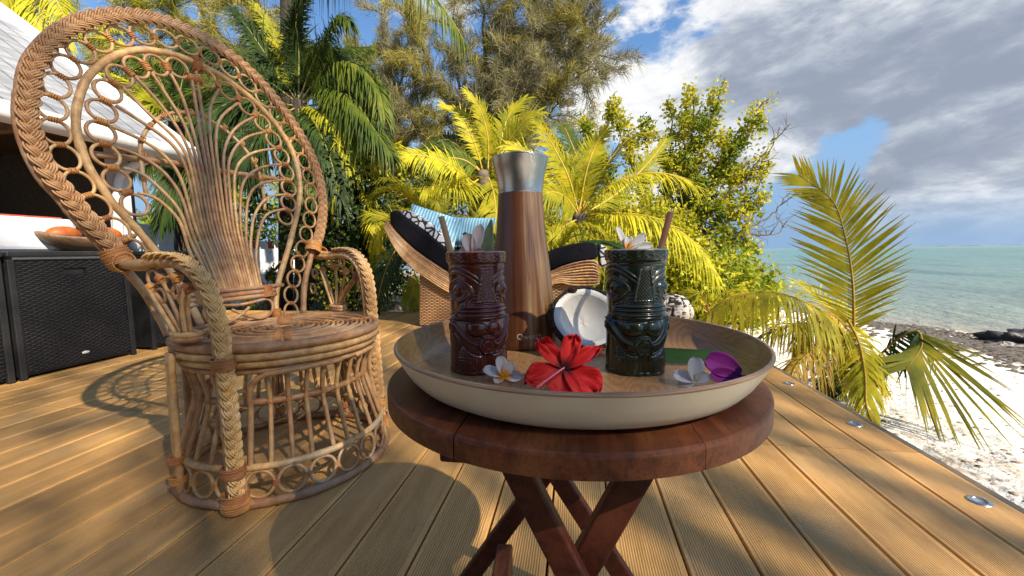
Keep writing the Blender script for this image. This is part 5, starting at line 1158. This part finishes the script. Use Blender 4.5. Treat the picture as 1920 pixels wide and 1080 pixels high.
spray('low yellow palm filling the gap above the green mug', 1210, 520, 5.2, 11, 80, .9, Y, .32, 3, (20, 80))
spray('yellow palm low at the right of the green mug, near the mottled rock', 1330, 590, 4.3, 9, 80, .6, Y, .26, 4, (15, 75))
spray('yellow palm in the shade of the dark palm, right of the chair back', 700, 430, 5.6, 12, 80, 1.2, Y, .34, 5, (10, 80))
spray('green palm shoots behind the seat of the peacock chair', 500, 540, 6.2, 8, 80, .6, G, .26, 6, (30, 85))
# arching palm between chair and lounger
C = at_d(772, 520, 4.75); B = gz(C); pC = palm('small_palm', 'small palm with one dark arching frond between the chair arm and the lounger', B, C, r=.045, mat=simple('yellow_trunk', (.42, .30, .08), (.30, .17, .05), .7, 20))
for i, (L, mt, sl) in enumerate([([(775, 500, 4.75), (765, 460, 4.6), (745, 465, 4.5), (722, 510, 4.4), (705, 575, 4.35)], DK, .30), ([(775, 500, 4.75), (760, 440, 4.7), (730, 410, 4.6), (690, 400, 4.5)], YG, .34), ([(775, 500, 4.75), (740, 480, 4.9), (700, 490, 5.), (670, 520, 5.)], YG, .3), ([(778, 505, 4.75), (775, 540, 4.6), (765, 570, 4.5)], Y, .22), ([(775, 500, 4.75), (800, 430, 5.), (840, 380, 5.1)], YG, .3)]):
    frond(pC, pxl(L), sl, mt, None, B, up=toc(L[1])*.5+np.array([0, 0, .6]), n_leaf=44, width=.017, start=.15, droop=.5, fold=.1, angle=55, tipangle=25, seed=60+i, rr=.009)
# --- dark palm behind the chair; shade and sunlit right tips put into frond colours
cD = at_d(560, 190, 5.6); bD = gz(at_d(560, 480, 5.9))
pD = palm('dark_palm', 'large dark green palm with bushy drooping fronds behind the right of the chair back', bD, cD, r=.11, mat=m_barkdark)
for i, (L, mt, sl) in enumerate([([(560, 190, 5.6), (590, 110, 5.4), (615, 60, 5.2), (640, 30, 5.0), (655, 40, 4.9)], G, .42), ([(560, 190, 5.6), (560, 100, 5.6), (555, 40, 5.5), (570, -20, 5.4)], DK, .5), ([(560, 195, 5.6), (610, 130, 5.3), (660, 120, 5.1), (705, 160, 4.9), (722, 220, 4.8)], G, .45),
    ([(560, 200, 5.6), (610, 170, 5.3), (660, 185, 5.0), (700, 240, 4.8), (735, 290, 4.7)], G, .5), ([(560, 200, 5.6), (600, 210, 5.2), (640, 250, 5.0), (660, 320, 4.9)], YG, .45), ([(560, 195, 5.6), (510, 120, 5.6), (470, 60, 5.5), (440, 20, 5.4)], DK, .5),
    ([(560, 195, 5.6), (500, 150, 5.3), (440, 110, 5.1), (380, 90, 4.9), (330, 100, 4.8)], DK, .48), ([(560, 200, 5.6), (500, 190, 5.2), (440, 190, 5.0), (380, 220, 4.8)], DK, .5), ([(560, 200, 5.6), (520, 220, 5.2), (480, 260, 5.0), (450, 320, 4.9)], DK, .5),
    ([(560, 200, 5.6), (560, 240, 5.1), (570, 300, 4.9), (590, 360, 4.8)], DK, .5), ([(560, 195, 5.6), (520, 80, 5.7), (480, 10, 5.7)], YG, .4), ([(560, 200, 5.6), (620, 200, 5.6), (680, 250, 5.6), (720, 330, 5.6)], Y, .45),
    ([(560, 200, 5.6), (480, 170, 5.8), (400, 160, 5.9), (320, 190, 6.)], G, .5), ([(560, 200, 5.6), (600, 150, 5.8), (640, 100, 5.9), (690, 90, 6.)], G, .5), ([(560, 205, 5.6), (600, 260, 5.3), (650, 290, 5.1), (700, 300, 5.), (745, 270, 4.9)], Y, .36), ([(560, 200, 5.6), (590, 230, 5.0), (620, 300, 4.8), (640, 380, 4.8)], DK, .45), ([(560, 200, 5.6), (620, 150, 5.7), (670, 170, 5.7), (710, 230, 5.7)], DK, .5), ([(560, 200, 5.6), (600, 160, 5.9), (650, 200, 5.9), (680, 280, 5.9)], DK, .5), ([(560, 200, 5.6), (520, 120, 5.9), (500, 60, 5.9), (480, 40, 5.9)], DK, .55), ([(560, 200, 5.6), (580, 120, 5.8), (620, 90, 5.8), (660, 120, 5.8)], DK, .5)]):
    frond(pD, pxl(L), sl, mt, m_rachisg, bD, up=toc(L[1])*.55+np.array([0, 0, .6]), n_leaf=80, width=.022, start=.15, droop=.6, fold=.05, angle=58, tipangle=26, seed=80+i, plume=True, rr=.014, ragged=.1)
# second dark palm further left, seen through the chair back
cE = at_d(330, 230, 6.3); bE = gz(at_d(330, 480, 6.6))
pE = palm('dark_palm', 'dark green palm seen through the openings of the chair back', bE, cE, r=.10, mat=m_barkdark)
for i, (L, mt, sl) in enumerate([([(330, 230, 6.3), (280, 190, 6.), (230, 190, 5.9), (190, 220, 5.8)], YG, .5), ([(330, 230, 6.3), (300, 150, 6.2), (260, 110, 6.), (210, 110, 5.9)], G, .5), ([(330, 230, 6.3), (340, 160, 6.3), (350, 110, 6.3), (330, 70, 6.2)], DK, .5), ([(330, 235, 6.3), (290, 250, 6.), (250, 300, 5.9)], DK, .5),
    ([(330, 235, 6.3), (380, 180, 6.1), (430, 170, 6.), (480, 210, 5.9)], DK, .5), ([(330, 235, 6.3), (390, 240, 6.1), (440, 290, 5.9), (480, 350, 5.9)], DK, .5), ([(330, 240, 6.3), (330, 300, 6.), (320, 360, 5.9), (300, 420, 5.9)], DK, .5), ([(330, 240, 6.3), (370, 290, 6.), (400, 350, 5.9), (410, 420, 5.9)], G, .5), ([(330, 230, 6.3), (280, 140, 6.4), (220, 80, 6.4), (150, 70, 6.4)], Y, .35), ([(330, 230, 6.3), (270, 170, 6.5), (200, 140, 6.6), (120, 150, 6.6)], Y, .4)]):
    frond(pE, pxl(L), sl, mt, m_rachisg, bE, up=toc(L[1])*.5+np.array([0, 0, .6]), n_leaf=60, width=.024, start=.15, droop=.55, fold=.05, angle=58, tipangle=26, seed=110+i, plume=True, rr=.014)
# palm above the house, top left
cF = at_d(40, -60, 6.2); bF = gz(at_d(40, 300, 9.5))
pF = palm('yellow_palm', 'yellow palm hanging over the house roof at the top left corner', bF, cF, r=.1)
for i, (L, mt, sl) in enumerate([([(40, -60, 6.2), (90, -20, 6.), (120, 30, 5.9), (130, 90, 5.8)], Y, .4), ([(40, -60, 6.2), (60, 0, 6.1), (70, 40, 6.), (60, 80, 6.)], Y, .4), ([(40, -60, 6.2), (0, -20, 6.1), (-30, 20, 6.)], YG, .4), ([(40, -60, 6.2), (20, -10, 6.2), (10, 30, 6.2)], Y, .4), ([(40, 60, 7.0), (90, 70, 6.8), (140, 55, 6.6), (190, 48, 6.5), (230, 60, 6.5)], Y, .2)]):
    frond(pF, pxl(L), sl, mt, m_rachis, bF, up=toc(L[1])*.5+np.array([0, 0, .6]), n_leaf=44, width=.022, start=.1, droop=.6, fold=.1, angle=55, tipangle=22, seed=130+i, rr=.012)
# fronds hanging into the picture from a tall palm whose crown is above the view
cG = at_d(690, -190, 4.9); bG = gz(at_d(530, 520, 7.0))
pG = palm('tall_palm', 'tall palm whose dark frond hangs into the top middle of the view', bG, cG, r=.09, mat=m_barkdark, via=[at_d(540, 200, 6.6), at_d(545, -80, 6.3), at_d(600, -220, 5.6)])
for i, (L, mt, sl) in enumerate([([(690, -190, 4.9), (740, -110, 4.6), (790, -40, 4.4), (835, 20, 4.3), (870, 75, 4.25)], G, .40), ([(690, -190, 4.9), (660, -120, 4.8), (600, -60, 4.7), (540, -30, 4.6)], DK, .45), ([(690, -190, 4.9), (620, -150, 4.9), (520, -60, 4.8), (430, -20, 4.7)], DK, .4)]):
    frond(pG, pxl(L), sl, mt, m_rachisg, bG, up=np.array([.1, -.6, .8]) if i else np.array([.55, -.5, .6]), n_leaf=60, width=.02, start=.15, droop=.95, fold=-.1, angle=48, tipangle=20, seed=140+i, rr=.011)

# --- leaf clouds
def leaves_geo(centres, size, aspect=.5, rng=RNG, up_bias=.3):
    n = len(centres); s_ = size*rng.uniform(.6, 1.25, n); d = rng.normal(0, 1, (n, 3)); d[:, 2] += up_bias*0; d /= np.linalg.norm(d, axis=1)[:, None]
    e = rng.normal(0, 1, (n, 3)); e[:, 2] *= .6; e -= d*np.sum(e*d, 1)[:, None]; e /= np.linalg.norm(e, axis=1)[:, None]; nn = np.cross(d, e)
    L = s_[:, None]; W_ = L*aspect
    A = centres; Bm = centres+d*L*.5+nn*L*.08; Cc = centres+d*L
    V = np.stack([A, Bm+e*W_*.5-nn*L*.1, Cc, Bm-e*W_*.5-nn*L*.1, Bm], 1).reshape(-1, 3); k = np.arange(n)*5
    Fc = np.stack([np.stack([k, k+1, k+4], 1), np.stack([k+1, k+2, k+4], 1), np.stack([k+2, k+3, k+4], 1), np.stack([k+3, k, k+4], 1)], 1).reshape(-1, 3)
    return V, Fc
def fast_mesh(name, V, Fc, mat, parent=None, loc=None, smooth=False):
    V = np.asarray(V, np.float32); Fc = np.asarray(Fc, np.int32); me = bpy.data.meshes.new(name); me.vertices.add(len(V)); me.vertices.foreach_set('co', V.ravel())
    k = Fc.shape[1]; me.loops.add(Fc.size); me.loops.foreach_set('vertex_index', Fc.ravel()); me.polygons.add(len(Fc)); me.polygons.foreach_set('loop_start', np.arange(len(Fc), dtype=np.int32)*k); me.polygons.foreach_set('loop_total', np.full(len(Fc), k, np.int32))
    me.update(calc_edges=True); me.validate(); o = link(name, me, mat, parent)
    if loc is not None: o.location = tuple(map(float, loc))
    return o
def branchy(name, lb, cat, base, limbs, mat_leaf, bark, n_per_m=350, size=.07, rad=.2, org=None, leaf_from=.35, r0=.05, twigs=7, grp=None, aspect=.55, twl=.45, second=None, name_leaf='crown'):
    """tree from traced limbs: tapering limbs, random side twigs, leaves in clumps along the outer parts"""
    t0 = thing(name, lb, cat, base, grp); org = np.array(base); rg = np.random.default_rng(len(name)*7+len(limbs)); cen = []; cen2 = []; mb = MB()
    for li, Lm in enumerate(limbs):
        bare = len(Lm) > 1 and isinstance(Lm[0], str)
        if bare: Lm = Lm[1:]
        P = smooth_poly(resample(catmull(np.array(Lm), 6), .08), 2); P += rg.normal(0, .012, P.shape); n = len(P)
        V, Fc = tube_geo(P-org, np.linspace(r0, .008, n), 5); mb.add(V, Fc)
        for k in range(twigs):
            i = int(n*(leaf_from+(1-leaf_from)*rg.random()))-1; i = max(1, i); T = unit(P[i]-P[i-1]); dv = unit(T+rg.normal(0, .75, 3)+[0, 0, .15]); L = twl*rg.uniform(.5, 1.2)*(1-.3*i/n)
            tw = [P[i]]; 
            for _ in range(4): dv = unit(dv+rg.normal(0, .28, 3)); tw.append(tw[-1]+dv*L/4)
            tw = np.array(tw); V, Fc = tube_geo(tw-org, [.009, .007, .005, .004, .003], 4); mb.add(V, Fc)
            if not bare:
                m_ = int(n_per_m*L); q = rg.random(m_)**.7*4; ii = np.minimum(q.astype(int), 3); pp = tw[ii]+(tw[ii+1]-tw[ii])*(q-ii)[:, None]; (cen2 if (second and rg.random() < .45) else cen).append(pp+rg.normal(0, rad*.32, (m_, 3)))
            else:
                for _ in range(5):
                    j = rg.integers(1, 5); d2_ = unit(rg.normal(0, 1, 3)+[.2, 0, .3]); q2 = [tw[j], tw[j]+d2_*.10, tw[j]+d2_*.2+rg.normal(0, .03, 3)]; V, Fc = tube_geo(np.array(q2)-org, [.004, .003, .0015], 3); mb.add(V, Fc)
        if not bare:
            m_ = int(n_per_m*.6*n*.08*(1-leaf_from)); q = (leaf_from+(1-leaf_from)*rg.random(m_))*(n-1.01); ii = q.astype(int); cen.append(P[ii]+rg.normal(0, rad*.45, (m_, 3)))
    mb.build('limbs', bark, t0)
    for cc_, mt in ((cen, mat_leaf), (cen2, second)):
        if cc_:
            cc_ = np.concatenate(cc_)-org; V, Fc = leaves_geo(cc_, size, aspect, rg); o = fast_mesh(name_leaf, V, Fc, mt, t0); o['kind'] = 'stuff'
    return t0
# broadleaf tree on the shore, traced limbs
R0 = (1235, 575, 7.6)
def lm(*pts): return [at_d(*R0)]+[at_d(*p) for p in pts]
limbs = [lm((1220, 450, 7.6), (1190, 330, 7.5), (1160, 240, 7.4), (1145, 190, 7.4)), lm((1240, 450, 7.6), (1250, 330, 7.6), (1262, 240, 7.5), (1250, 190, 7.5)), lm((1260, 460, 7.5), (1290, 330, 7.4), (1300, 230, 7.3), (1302, 160, 7.2)),
    lm((1260, 460, 7.5), (1300, 340, 7.3), (1330, 240, 7.2), (1358, 150, 7.1)), lm((1270, 470, 7.4), (1320, 370, 7.2), (1370, 290, 7.0), (1415, 215, 6.9), (1445, 182, 6.9)), lm((1270, 480, 7.4), (1330, 400, 7.2), (1395, 335, 7.0), (1450, 265, 6.9)),
    lm((1280, 500, 7.3), (1340, 430, 7.1), (1400, 385, 6.9), (1430, 330, 6.8)), lm((1280, 520, 7.2), (1340, 470, 7.0), (1400, 440, 6.8)), lm((1290, 540, 7.1), (1350, 520, 6.9), (1410, 500, 6.7), (1440, 540, 6.6)), lm((1290, 560, 7.0), (1350, 560, 6.7), (1420, 560, 6.5), (1470, 570, 6.4)),
    lm((1200, 460, 7.7), (1150, 360, 7.7), (1110, 280, 7.7), (1095, 210, 7.7)), lm((1200, 480, 7.9), (1120, 400, 8.), (1060, 330, 8.1), (1040, 260, 8.1)), lm((1200, 500, 7.9), (1100, 450, 8.), (1000, 400, 8.2)), lm((1260, 500, 7.3), (1280, 430, 7.1), (1310, 380, 7.)),
    ['bare']+lm((1330, 480, 7.0), (1400, 430, 6.9), (1450, 400, 6.9), (1482, 360, 6.9)), ['bare']+lm((1340, 450, 7.0), (1410, 440, 6.9), (1455, 440, 6.9), (1475, 425, 6.9)), ['bare']+lm((1330, 400, 7.0), (1400, 340, 6.9), (1440, 290, 6.9), (1462, 240, 6.9)),
    lm((1300, 580, 6.6), (1350, 600, 6.2), (1400, 590, 6.0)), lm((1230, 520, 7.0), (1260, 440, 6.9), (1330, 480, 6.7)), lm((1240, 520, 7.), (1300, 460, 6.8), (1380, 460, 6.7)),
    lm((1210, 420, 7.4), (1215, 300, 7.4), (1212, 235, 7.4)), lm((1180, 440, 7.6), (1130, 330, 7.6), (1125, 240, 7.6)), lm((1170, 480, 7.6), (1080, 380, 7.7), (1060, 290, 7.7)), lm((1250, 400, 7.4), (1280, 300, 7.3), (1282, 230, 7.3)), lm((1300, 400, 7.1), (1350, 330, 7.0), (1370, 250, 7.0))]
b0 = gz(at_d(*R0)); limbs = [[('bare' if isinstance(q, str) else q) for q in L_] for L_ in limbs]
for L_ in limbs:
    i = 1 if isinstance(L_[0], str) else 0; L_.insert(i, b0)
branchy('shore_tree', 'broad yellow leaved tree on the shore with bare twigs reaching out over the lagoon', 'tree', b0, limbs, m_shrub, m_bark, n_per_m=300, size=.085, rad=.17, leaf_from=.45, r0=.045, twigs=10, twl=.5, second=m_shrubg)
# hedge-like shrubs that fill the view behind the palms
def bush(lb, px, py, dep, rx, rz, n, mt, size=.08, name='shrub', ry=.8, grp=None, mt2=None, seed=1):
    rg = np.random.default_rng(seed); c = at_d(px, py, dep); b = gz(c); t0 = thing(name, lb, 'shrub', b, grp)
    k = int(n/70); cl = rg.normal(0, 1, (k, 3)); cl /= np.linalg.norm(cl, axis=1)[:, None]; cl *= rg.uniform(.35, 1., (k, 1))**.5; cl *= [rx, ry, rz]
    mb = MB()
    for j in range(min(k, 26)):
        P = np.array([[0, 0, 0], (c-b)*.4+cl[j]*.3, c-b+cl[j]]); V, Fc = tube_geo(catmull(P, 4), np.linspace(.03, .006, 9), 4); mb.add(V, Fc)
    mb.build('stems', m_bark, t0)
    for half, mtt in ((0, mt), (1, mt2 or mt)):
        cc_ = cl[half::2]; pts = np.repeat(cc_, 70, 0)+rg.normal(0, .14, (len(cc_)*70, 3)); V, Fc = leaves_geo(pts+(c-b), size, .55, rg); o = fast_mesh('foliage', V, Fc, mtt, t0); o['kind'] = 'stuff'
    return t0
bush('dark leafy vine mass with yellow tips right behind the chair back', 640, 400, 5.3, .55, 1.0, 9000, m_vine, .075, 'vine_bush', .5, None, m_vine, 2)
bush('yellow leaved shrub behind the palms, left of the flask', 870, 400, 7.6, 1.4, 1.0, 12000, m_shrub, .085, 'shrub', .8, 'shrubs behind the palms', m_shrubg, 3)
bush('yellow shrub low behind the lounger foot and green mug', 1130, 480, 6.6, 1.5, .95, 14000, m_shrub, .085, 'shrub', .8, 'shrubs behind the palms', m_shrub, 4)
bush('green shrub at the foot of the shore tree, right of the green mug', 1350, 545, 5.9, .75, .5, 8000, m_shrubg, .08, 'shrub', .7, 'shrubs behind the palms', m_shrub, 5)
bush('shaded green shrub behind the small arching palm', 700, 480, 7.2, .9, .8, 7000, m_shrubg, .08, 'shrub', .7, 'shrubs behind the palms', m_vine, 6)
bush('dark shrub behind the white garden wall', 420, 420, 9.5, 2.2, .8, 7000, m_vine, .11, 'shrub', .7, 'shrubs behind the palms', m_shrubg, 7)
bush('small leafy shrub beside the rocks under the right arm of the chair', 655, 545, 5.2, .3, .3, 2600, m_vine, .05, 'shrub', .3, 'shrubs behind the palms', m_shrub, 8)
# casuarinas: thin grey-olive wisps on bare limbs
def casuarina(lb, basepx, limbs, n, mt, spread, seed, wl=(.5, 1.1), upv=.25, wwid=.016, mt2=None):
    rg = np.random.default_rng(seed); b = gz(at_d(*basepx)); t0 = thing('casuarina_tree', lb, 'tree', b, 'feathery casuarinas at the back'); mb = MB(); A = []; D = []
    for Lm in limbs:
        P = smooth_poly(resample(catmull(np.array([b]+[at_d(*q) for q in Lm]), 6), .3), 1); P += rg.normal(0, .05, P.shape); V, Fc = tube_geo(P-b, np.linspace(.13, .02, len(P)), 6); mb.add(V, Fc)
        i0 = int(len(P)*.35)
        for k in range(34):
            i = rg.integers(i0, len(P)); dv = unit(rg.normal(0, 1, 3)+[0, 0, upv*2]); L = spread*rg.uniform(.5, 1.3); tw = [P[i]]
            for _ in range(5): dv = unit(dv+rg.normal(0, .22, 3)+[0, 0, -.05]); tw.append(tw[-1]+dv*L/5)
            tw = np.array(tw); V, Fc = tube_geo(tw-b, [.022, .016, .012, .009, .006, .004], 4); mb.add(V, Fc)
            m_ = int(n/len(limbs)/34); q = rg.random(m_)**.75*4.999; ii = q.astype(int); A.append(tw[ii]+(tw[ii+1]-tw[ii])*(q-ii)[:, None]+rg.normal(0, .07, (m_, 3))); D.append(np.tile(unit(tw[-1]-tw[0]), (m_, 1)))
    mb.build('limbs', m_barkdark, t0); A = np.concatenate(A); D = np.concatenate(D); m_ = len(A)
    d = D*.6+rg.normal(0, .42, (m_, 3))+[0, 0, upv]; d /= np.linalg.norm(d, axis=1)[:, None]; L = rg.uniform(*wl, (m_, 1)); side = np.cross(d, unit(FW)); side /= np.linalg.norm(side, axis=1)[:, None]
    side = side+rg.normal(0, .5, (m_, 3)); side /= np.linalg.norm(side, axis=1)[:, None]
    P0 = A; P1 = A+d*L*.5; P2 = A+d*L+np.array([0, 0, -.28])*L; w_ = wwid
    V = np.stack([P0-side*w_/2, P0+side*w_/2, P1-side*w_/2, P1+side*w_/2, P2], 1)-b; k = np.arange(m_)*5
    V = V.reshape(-1, 3); Fc = np.stack([np.stack([k, k+1, k+3], 1), np.stack([k, k+3, k+2], 1), np.stack([k+2, k+3, k+4], 1)], 1).reshape(-1, 3)
    hlf = (m_//2)*3; o = fast_mesh('crown', V, Fc[:hlf], mt, t0); o['kind'] = 'stuff'; o = fast_mesh('crown', V, Fc[hlf:], mt2 or mt, t0); o['kind'] = 'stuff'
casuarina('tall feathery olive brown casuarina filling the top centre behind the palms', (930, 520, 13), [[(915, 300, 13), (910, 150, 13), (905, 20, 12.6), (900, -80, 12.5)], [(920, 250, 13), (980, 120, 12.8), (1040, 20, 12.6), (1070, -60, 12.5)], [(920, 280, 13), (1000, 190, 12.6), (1060, 120, 12.4), (1110, 60, 12.3)],
    [(925, 300, 13), (1010, 240, 12.8), (1050, 190, 12.6)], [(915, 300, 13), (850, 200, 13), (800, 110, 13), (780, 20, 13)], [(920, 300, 13), (850, 280, 12.8), (790, 250, 12.7), (760, 200, 12.7)], [(920, 260, 13), (950, 100, 12.5), (960, 0, 12.4)], [(920, 300, 12.6), (960, 200, 12.3), (1000, 100, 12.2), (1010, 0, 12)], [(910, 330, 12.8), (860, 150, 12.5), (850, 40, 12.4)], [(930, 280, 12.8), (1020, 130, 12.6), (1090, 40, 12.4), (1120, -20, 12.4)], [(930, 280, 12.8), (1040, 170, 12.6), (1100, 130, 12.4), (1135, 90, 12.4)]],
    100000, m_casu, 1.45, 21, (.18, .5), .35, .013, m_casug)
casuarina('thin grey casuarina with hanging wisps between the dark palm and the big casuarina', (740, 520, 14.5), [[(735, 300, 14.5), (725, 150, 14.5), (715, 30, 14.4)], [(740, 300, 14.5), (750, 180, 14.4), (765, 60, 14.3)], [(735, 330, 14.5), (700, 220, 14.5), (685, 120, 14.5)], [(740, 330, 14.5), (770, 260, 14.4), (790, 190, 14.4)]], 30000, m_casug, 1.2, 22, (.25, .6), .5, .013, m_casu)
casuarina('olive casuarina crown behind the top of the chair back', (420, 480, 12), [[(400, 250, 12), (385, 60, 11.8), (385, -60, 11.8)], [(400, 260, 12), (300, 100, 11.8), (250, 0, 11.6)], [(400, 260, 12), (470, 120, 11.8), (500, 20, 11.8)], [(400, 280, 12), (230, 150, 11.8), (120, 30, 11.6)], [(400, 260, 12), (340, 80, 11.6), (320, 0, 11.6)], [(400, 300, 12), (160, 180, 12), (80, 60, 12)]], 44000, m_casu, 1.5, 23, (.2, .5), .3, .014, m_ygreen)

# rocks, mottled boulder, lawn, white posts and bunting behind the chair
def rock(lb, c, r, sq, mat, seed, name='rock', cat='rock', amp=.18, fr=2.6):
    rg = np.random.default_rng(seed); n = 26; V, Fc = ellipsoid((0, 0, 0), sq, 0, n); V = np.array(V); off = rg.uniform(0, 9, 3)
    f = np.sin(V@rg.normal(0, fr, 3)/max(sq)*1.5+off[0])+np.sin(V@rg.normal(0, fr*2, 3)/max(sq)*1.5+off[1])*.6+np.sin(V@rg.normal(0, fr*4, 3)/max(sq)+off[2])*.3
    V = V*(1+amp*f[:, None]); o = meshobj(name, V*r, Fc, mat); o.location = tuple(map(float, c)); return tag(o, lb, cat)
m_rockg = simple('grey_rock', (.24, .23, .22), (.11, .105, .10), .85, 6, bump=.8, bscale=20); m_rockd = simple('wet_dark_rock', (.035, .032, .030), (.07, .06, .05), .5, 8, bump=1., bscale=20)
m_mott, t, bs, tc = new_mat('mottled_coral_rock'); n_ = t.noise(tc, 17, 4, .55, 1.2)
t.link(t.ramp(n_, [(.44, (.015, .010, .008)), (.50, (.30, .22, .15)), (.54, (.68, .62, .52))]), bs.inputs['Base Color']); bs.inputs['Roughness'].default_value = .85; t.link(t.bump(n_, 1., .03), bs.inputs['Normal'])
c = at_d(1262, 580, 3.15); rock('rounded black and white mottled coral boulder behind the right side of the tray', c+np.array([.02, .12, -.04]), 1., (.17, .15, .15), m_mott, 3, 'coral_boulder', 'boulder', .05)
c = at_d(620, 548, 6.3); rock('pale grey boulder seen under the right arm of the chair', gz(c)+[0, 0, .22], 1., (.38, .35, .38), m_rockg, 4)
c = at_d(590, 520, 7.5); rock('grey boulder between the chair stile and the white wall', gz(c)+[0, 0, .3], 1., (.3, .3, .5), m_rockg, 5)
c = at_d(745, 560, 6.0); rock('small dark rock at the foot of the yellow palm trunk by the lounger', gz(c)+[0, 0, .1], 1., (.22, .16, .16), m_rockd, 6)
c = at_d(1905, 645, 6.6); rock('jagged wet black rock in the shallows at the right edge', (c[0]+.15, c[1], -.93), 1., (.55, .3, .18), m_rockd, 7, amp=.30, fr=5.5)
c = at_d(1880, 662, 6.4); rock('low wet black rock awash beside the jagged one', (c[0], c[1], -.98), 1., (.35, .2, .10), m_rockd, 8, amp=.30, fr=5.5)
g_ = MB(); rg = np.random.default_rng(5)
n = 26000; px_ = rg.uniform(-6.5, .8, n); py_ = rg.uniform(4.45, 8.0, n); h_ = rg.uniform(.03, .09, n); an = rg.uniform(0, 6.28, n); gzv = np.array([ground_h(a, b) for a, b in zip(px_, py_)])
A = np.stack([px_, py_, gzv], 1); sd_ = np.stack([np.cos(an), np.sin(an), 0*an], 1)*.006; tp = A+np.stack([rg.normal(0, .02, n), rg.normal(0, .02, n), h_], 1)
V = np.stack([A-sd_, A+sd_, tp], 1).reshape(-1, 3); k = np.arange(n)*3; lw = fast_mesh('lawn', V, np.stack([k, k+1, k+2], 1), G); lw['kind'] = 'stuff'; lw['label'] = 'short green grass beyond the far edge of the deck'
bx = at_d(556, 445, 8.0); by = at_d(430, 445, 8.0)
bt_ = thing('bunting', 'orange and white bunting hung above the white garden wall', 'bunting', by); d_ = bx-by; L = np.linalg.norm(d_); d_ = d_/L
cord = np.array([by+d_*L*s_+np.array([0, 0, -.10*math.sin(s_*pi)+.02]) for s_ in np.linspace(0, 1, 14)])-by
tube('cord', cord, .006, m_white, bt_, 4); m_or = simple('orange_cloth', (.50, .12, .02), (.4, .09, .02), .9)
for k in range(9):
    s_ = (k+.5)/9; p = d_*L*s_+np.array([0, 0, -.10*math.sin(s_*pi)+.02]); w2 = L/9*.42; V, Fc = board_geo(p-d_*w2-np.array([0, 0, .15]), d_, np.array([0, .004, 0]), (0, 0, 1), w2*2, 1, .15)
    meshobj('flag', V, Fc, m_or if k % 2 else m_white, bt_, False)
for k, (a, b, dd, lb) in enumerate(((432, 452, 7.9, 'left white post carrying the bunting'), (585, 448, 8.1, 'dark post carrying the right end of the bunting'))):
    c = at_d(a, b, dd); g0 = gz(c); mb = MB(); mb.box((-.05, -.05, 0), (.05, .05, c[2]-g0[2]+.25)); o = bevelled(mb.build('garden_post', m_white if k == 0 else m_barkdark, None, False), .008); o.location = tuple(g0); tag(o, lb, 'post')

# unseen, added for the light: supposed veranda darkens reflections, casuarina crown filters the sun
ver = thing('veranda', 'supposed timber veranda roof, unseen behind the photographer, put in to darken reflections', 'veranda', (-1, -2.8, 0)); VO = np.array([-1, -2.8, 0.])
m_ceil = simple('veranda_boards', (.22, .13, .07), (.14, .08, .045), .6, 6, (1, 8, 1), bump=.3)
for k in range(24):
    x0 = -4.0+k*.27; mb = MB(); mb.box((x0, -4.9, 2.50), (x0+.262, VY-random.uniform(0, .05), 2.53)); o = mb.build('ceiling_board', m_ceil, ver, False, VO); o.location = (0, 0, 0)
for y in (VY-.35, -2.6, -4.2): mb = MB(); mb.box((-4.0, y, 2.36), (2.45, y+.09, 2.498)); mb.build('rafter', m_ceil, ver, False, VO).location = (0, 0, 0)
for x, y in ((-3.9, VY-.35), (2.3, VY-.35), (2.3, -4.2), (-3.9, -4.2)): mb = MB(); mb.box((x, y-.05, -.5), (x+.1, y+.05, 2.358)); mb.build('post', m_ceil, ver, False, VO).location = (0, 0, 0)
mb = MB(); mb.box((-4.0, -5.0, -.5), (2.45, -4.92, 2.55)); mb.build('back_wall', simple('veranda_wall', (.20, .15, .10), (.14, .10, .07), .8, 5), ver, False, VO).location = (0, 0, 0)
def added_sun_filter():  # invented tree out of view; its sparse crown softens the sun on the deck
    b = np.array([8.4, -6.6, ground_h(7.3, -6.6)]); t0 = thing('casuarina_tree', 'added unseen tree behind the photographer, its thin crown put in to filter the sun over the deck', 'tree', b); rg = np.random.default_rng(77); mb = MB(); ctr = np.array([7.0, -5.2, 9.4]); cen = []
    for k in range(46):
        tip = ctr+rg.uniform(-1, 1, 3)*[2.9, 3.4, 1.0]; P = catmull([(0, 0, 0), (.1, 0, 4.5), (tip-b)*[.4, .4, .8], tip-b], 8); V, Fc = tube_geo(P, np.linspace(.13, .012, len(P)), 6); mb.add(V, Fc); cen += [P[-1]+rg.normal(0, .55, 3)*[1, 1, .5] for _ in range(4)]
    mb.build('limbs', m_barkdark, t0); cen = np.array(cen); m_ = CAN; A = cen[rg.integers(0, len(cen), m_)]+rg.normal(0, .42, (m_, 3)); d = rg.normal(0, 1, (m_, 3)); d /= np.linalg.norm(d, axis=1)[:, None]; sd_ = np.cross(d, rg.normal(0, 1, (m_, 3))); sd_ /= np.linalg.norm(sd_, axis=1)[:, None]
    V = np.stack([A-sd_*.012, A+sd_*.012, A+d*.4+sd_*.008, A+d*.4-sd_*.008], 1).reshape(-1, 3); o = fast_mesh('crown', V, np.arange(m_*4).reshape(-1, 4), m_casu, t0); o['kind'] = 'stuff'
CAN = 6500
added_sun_filter()
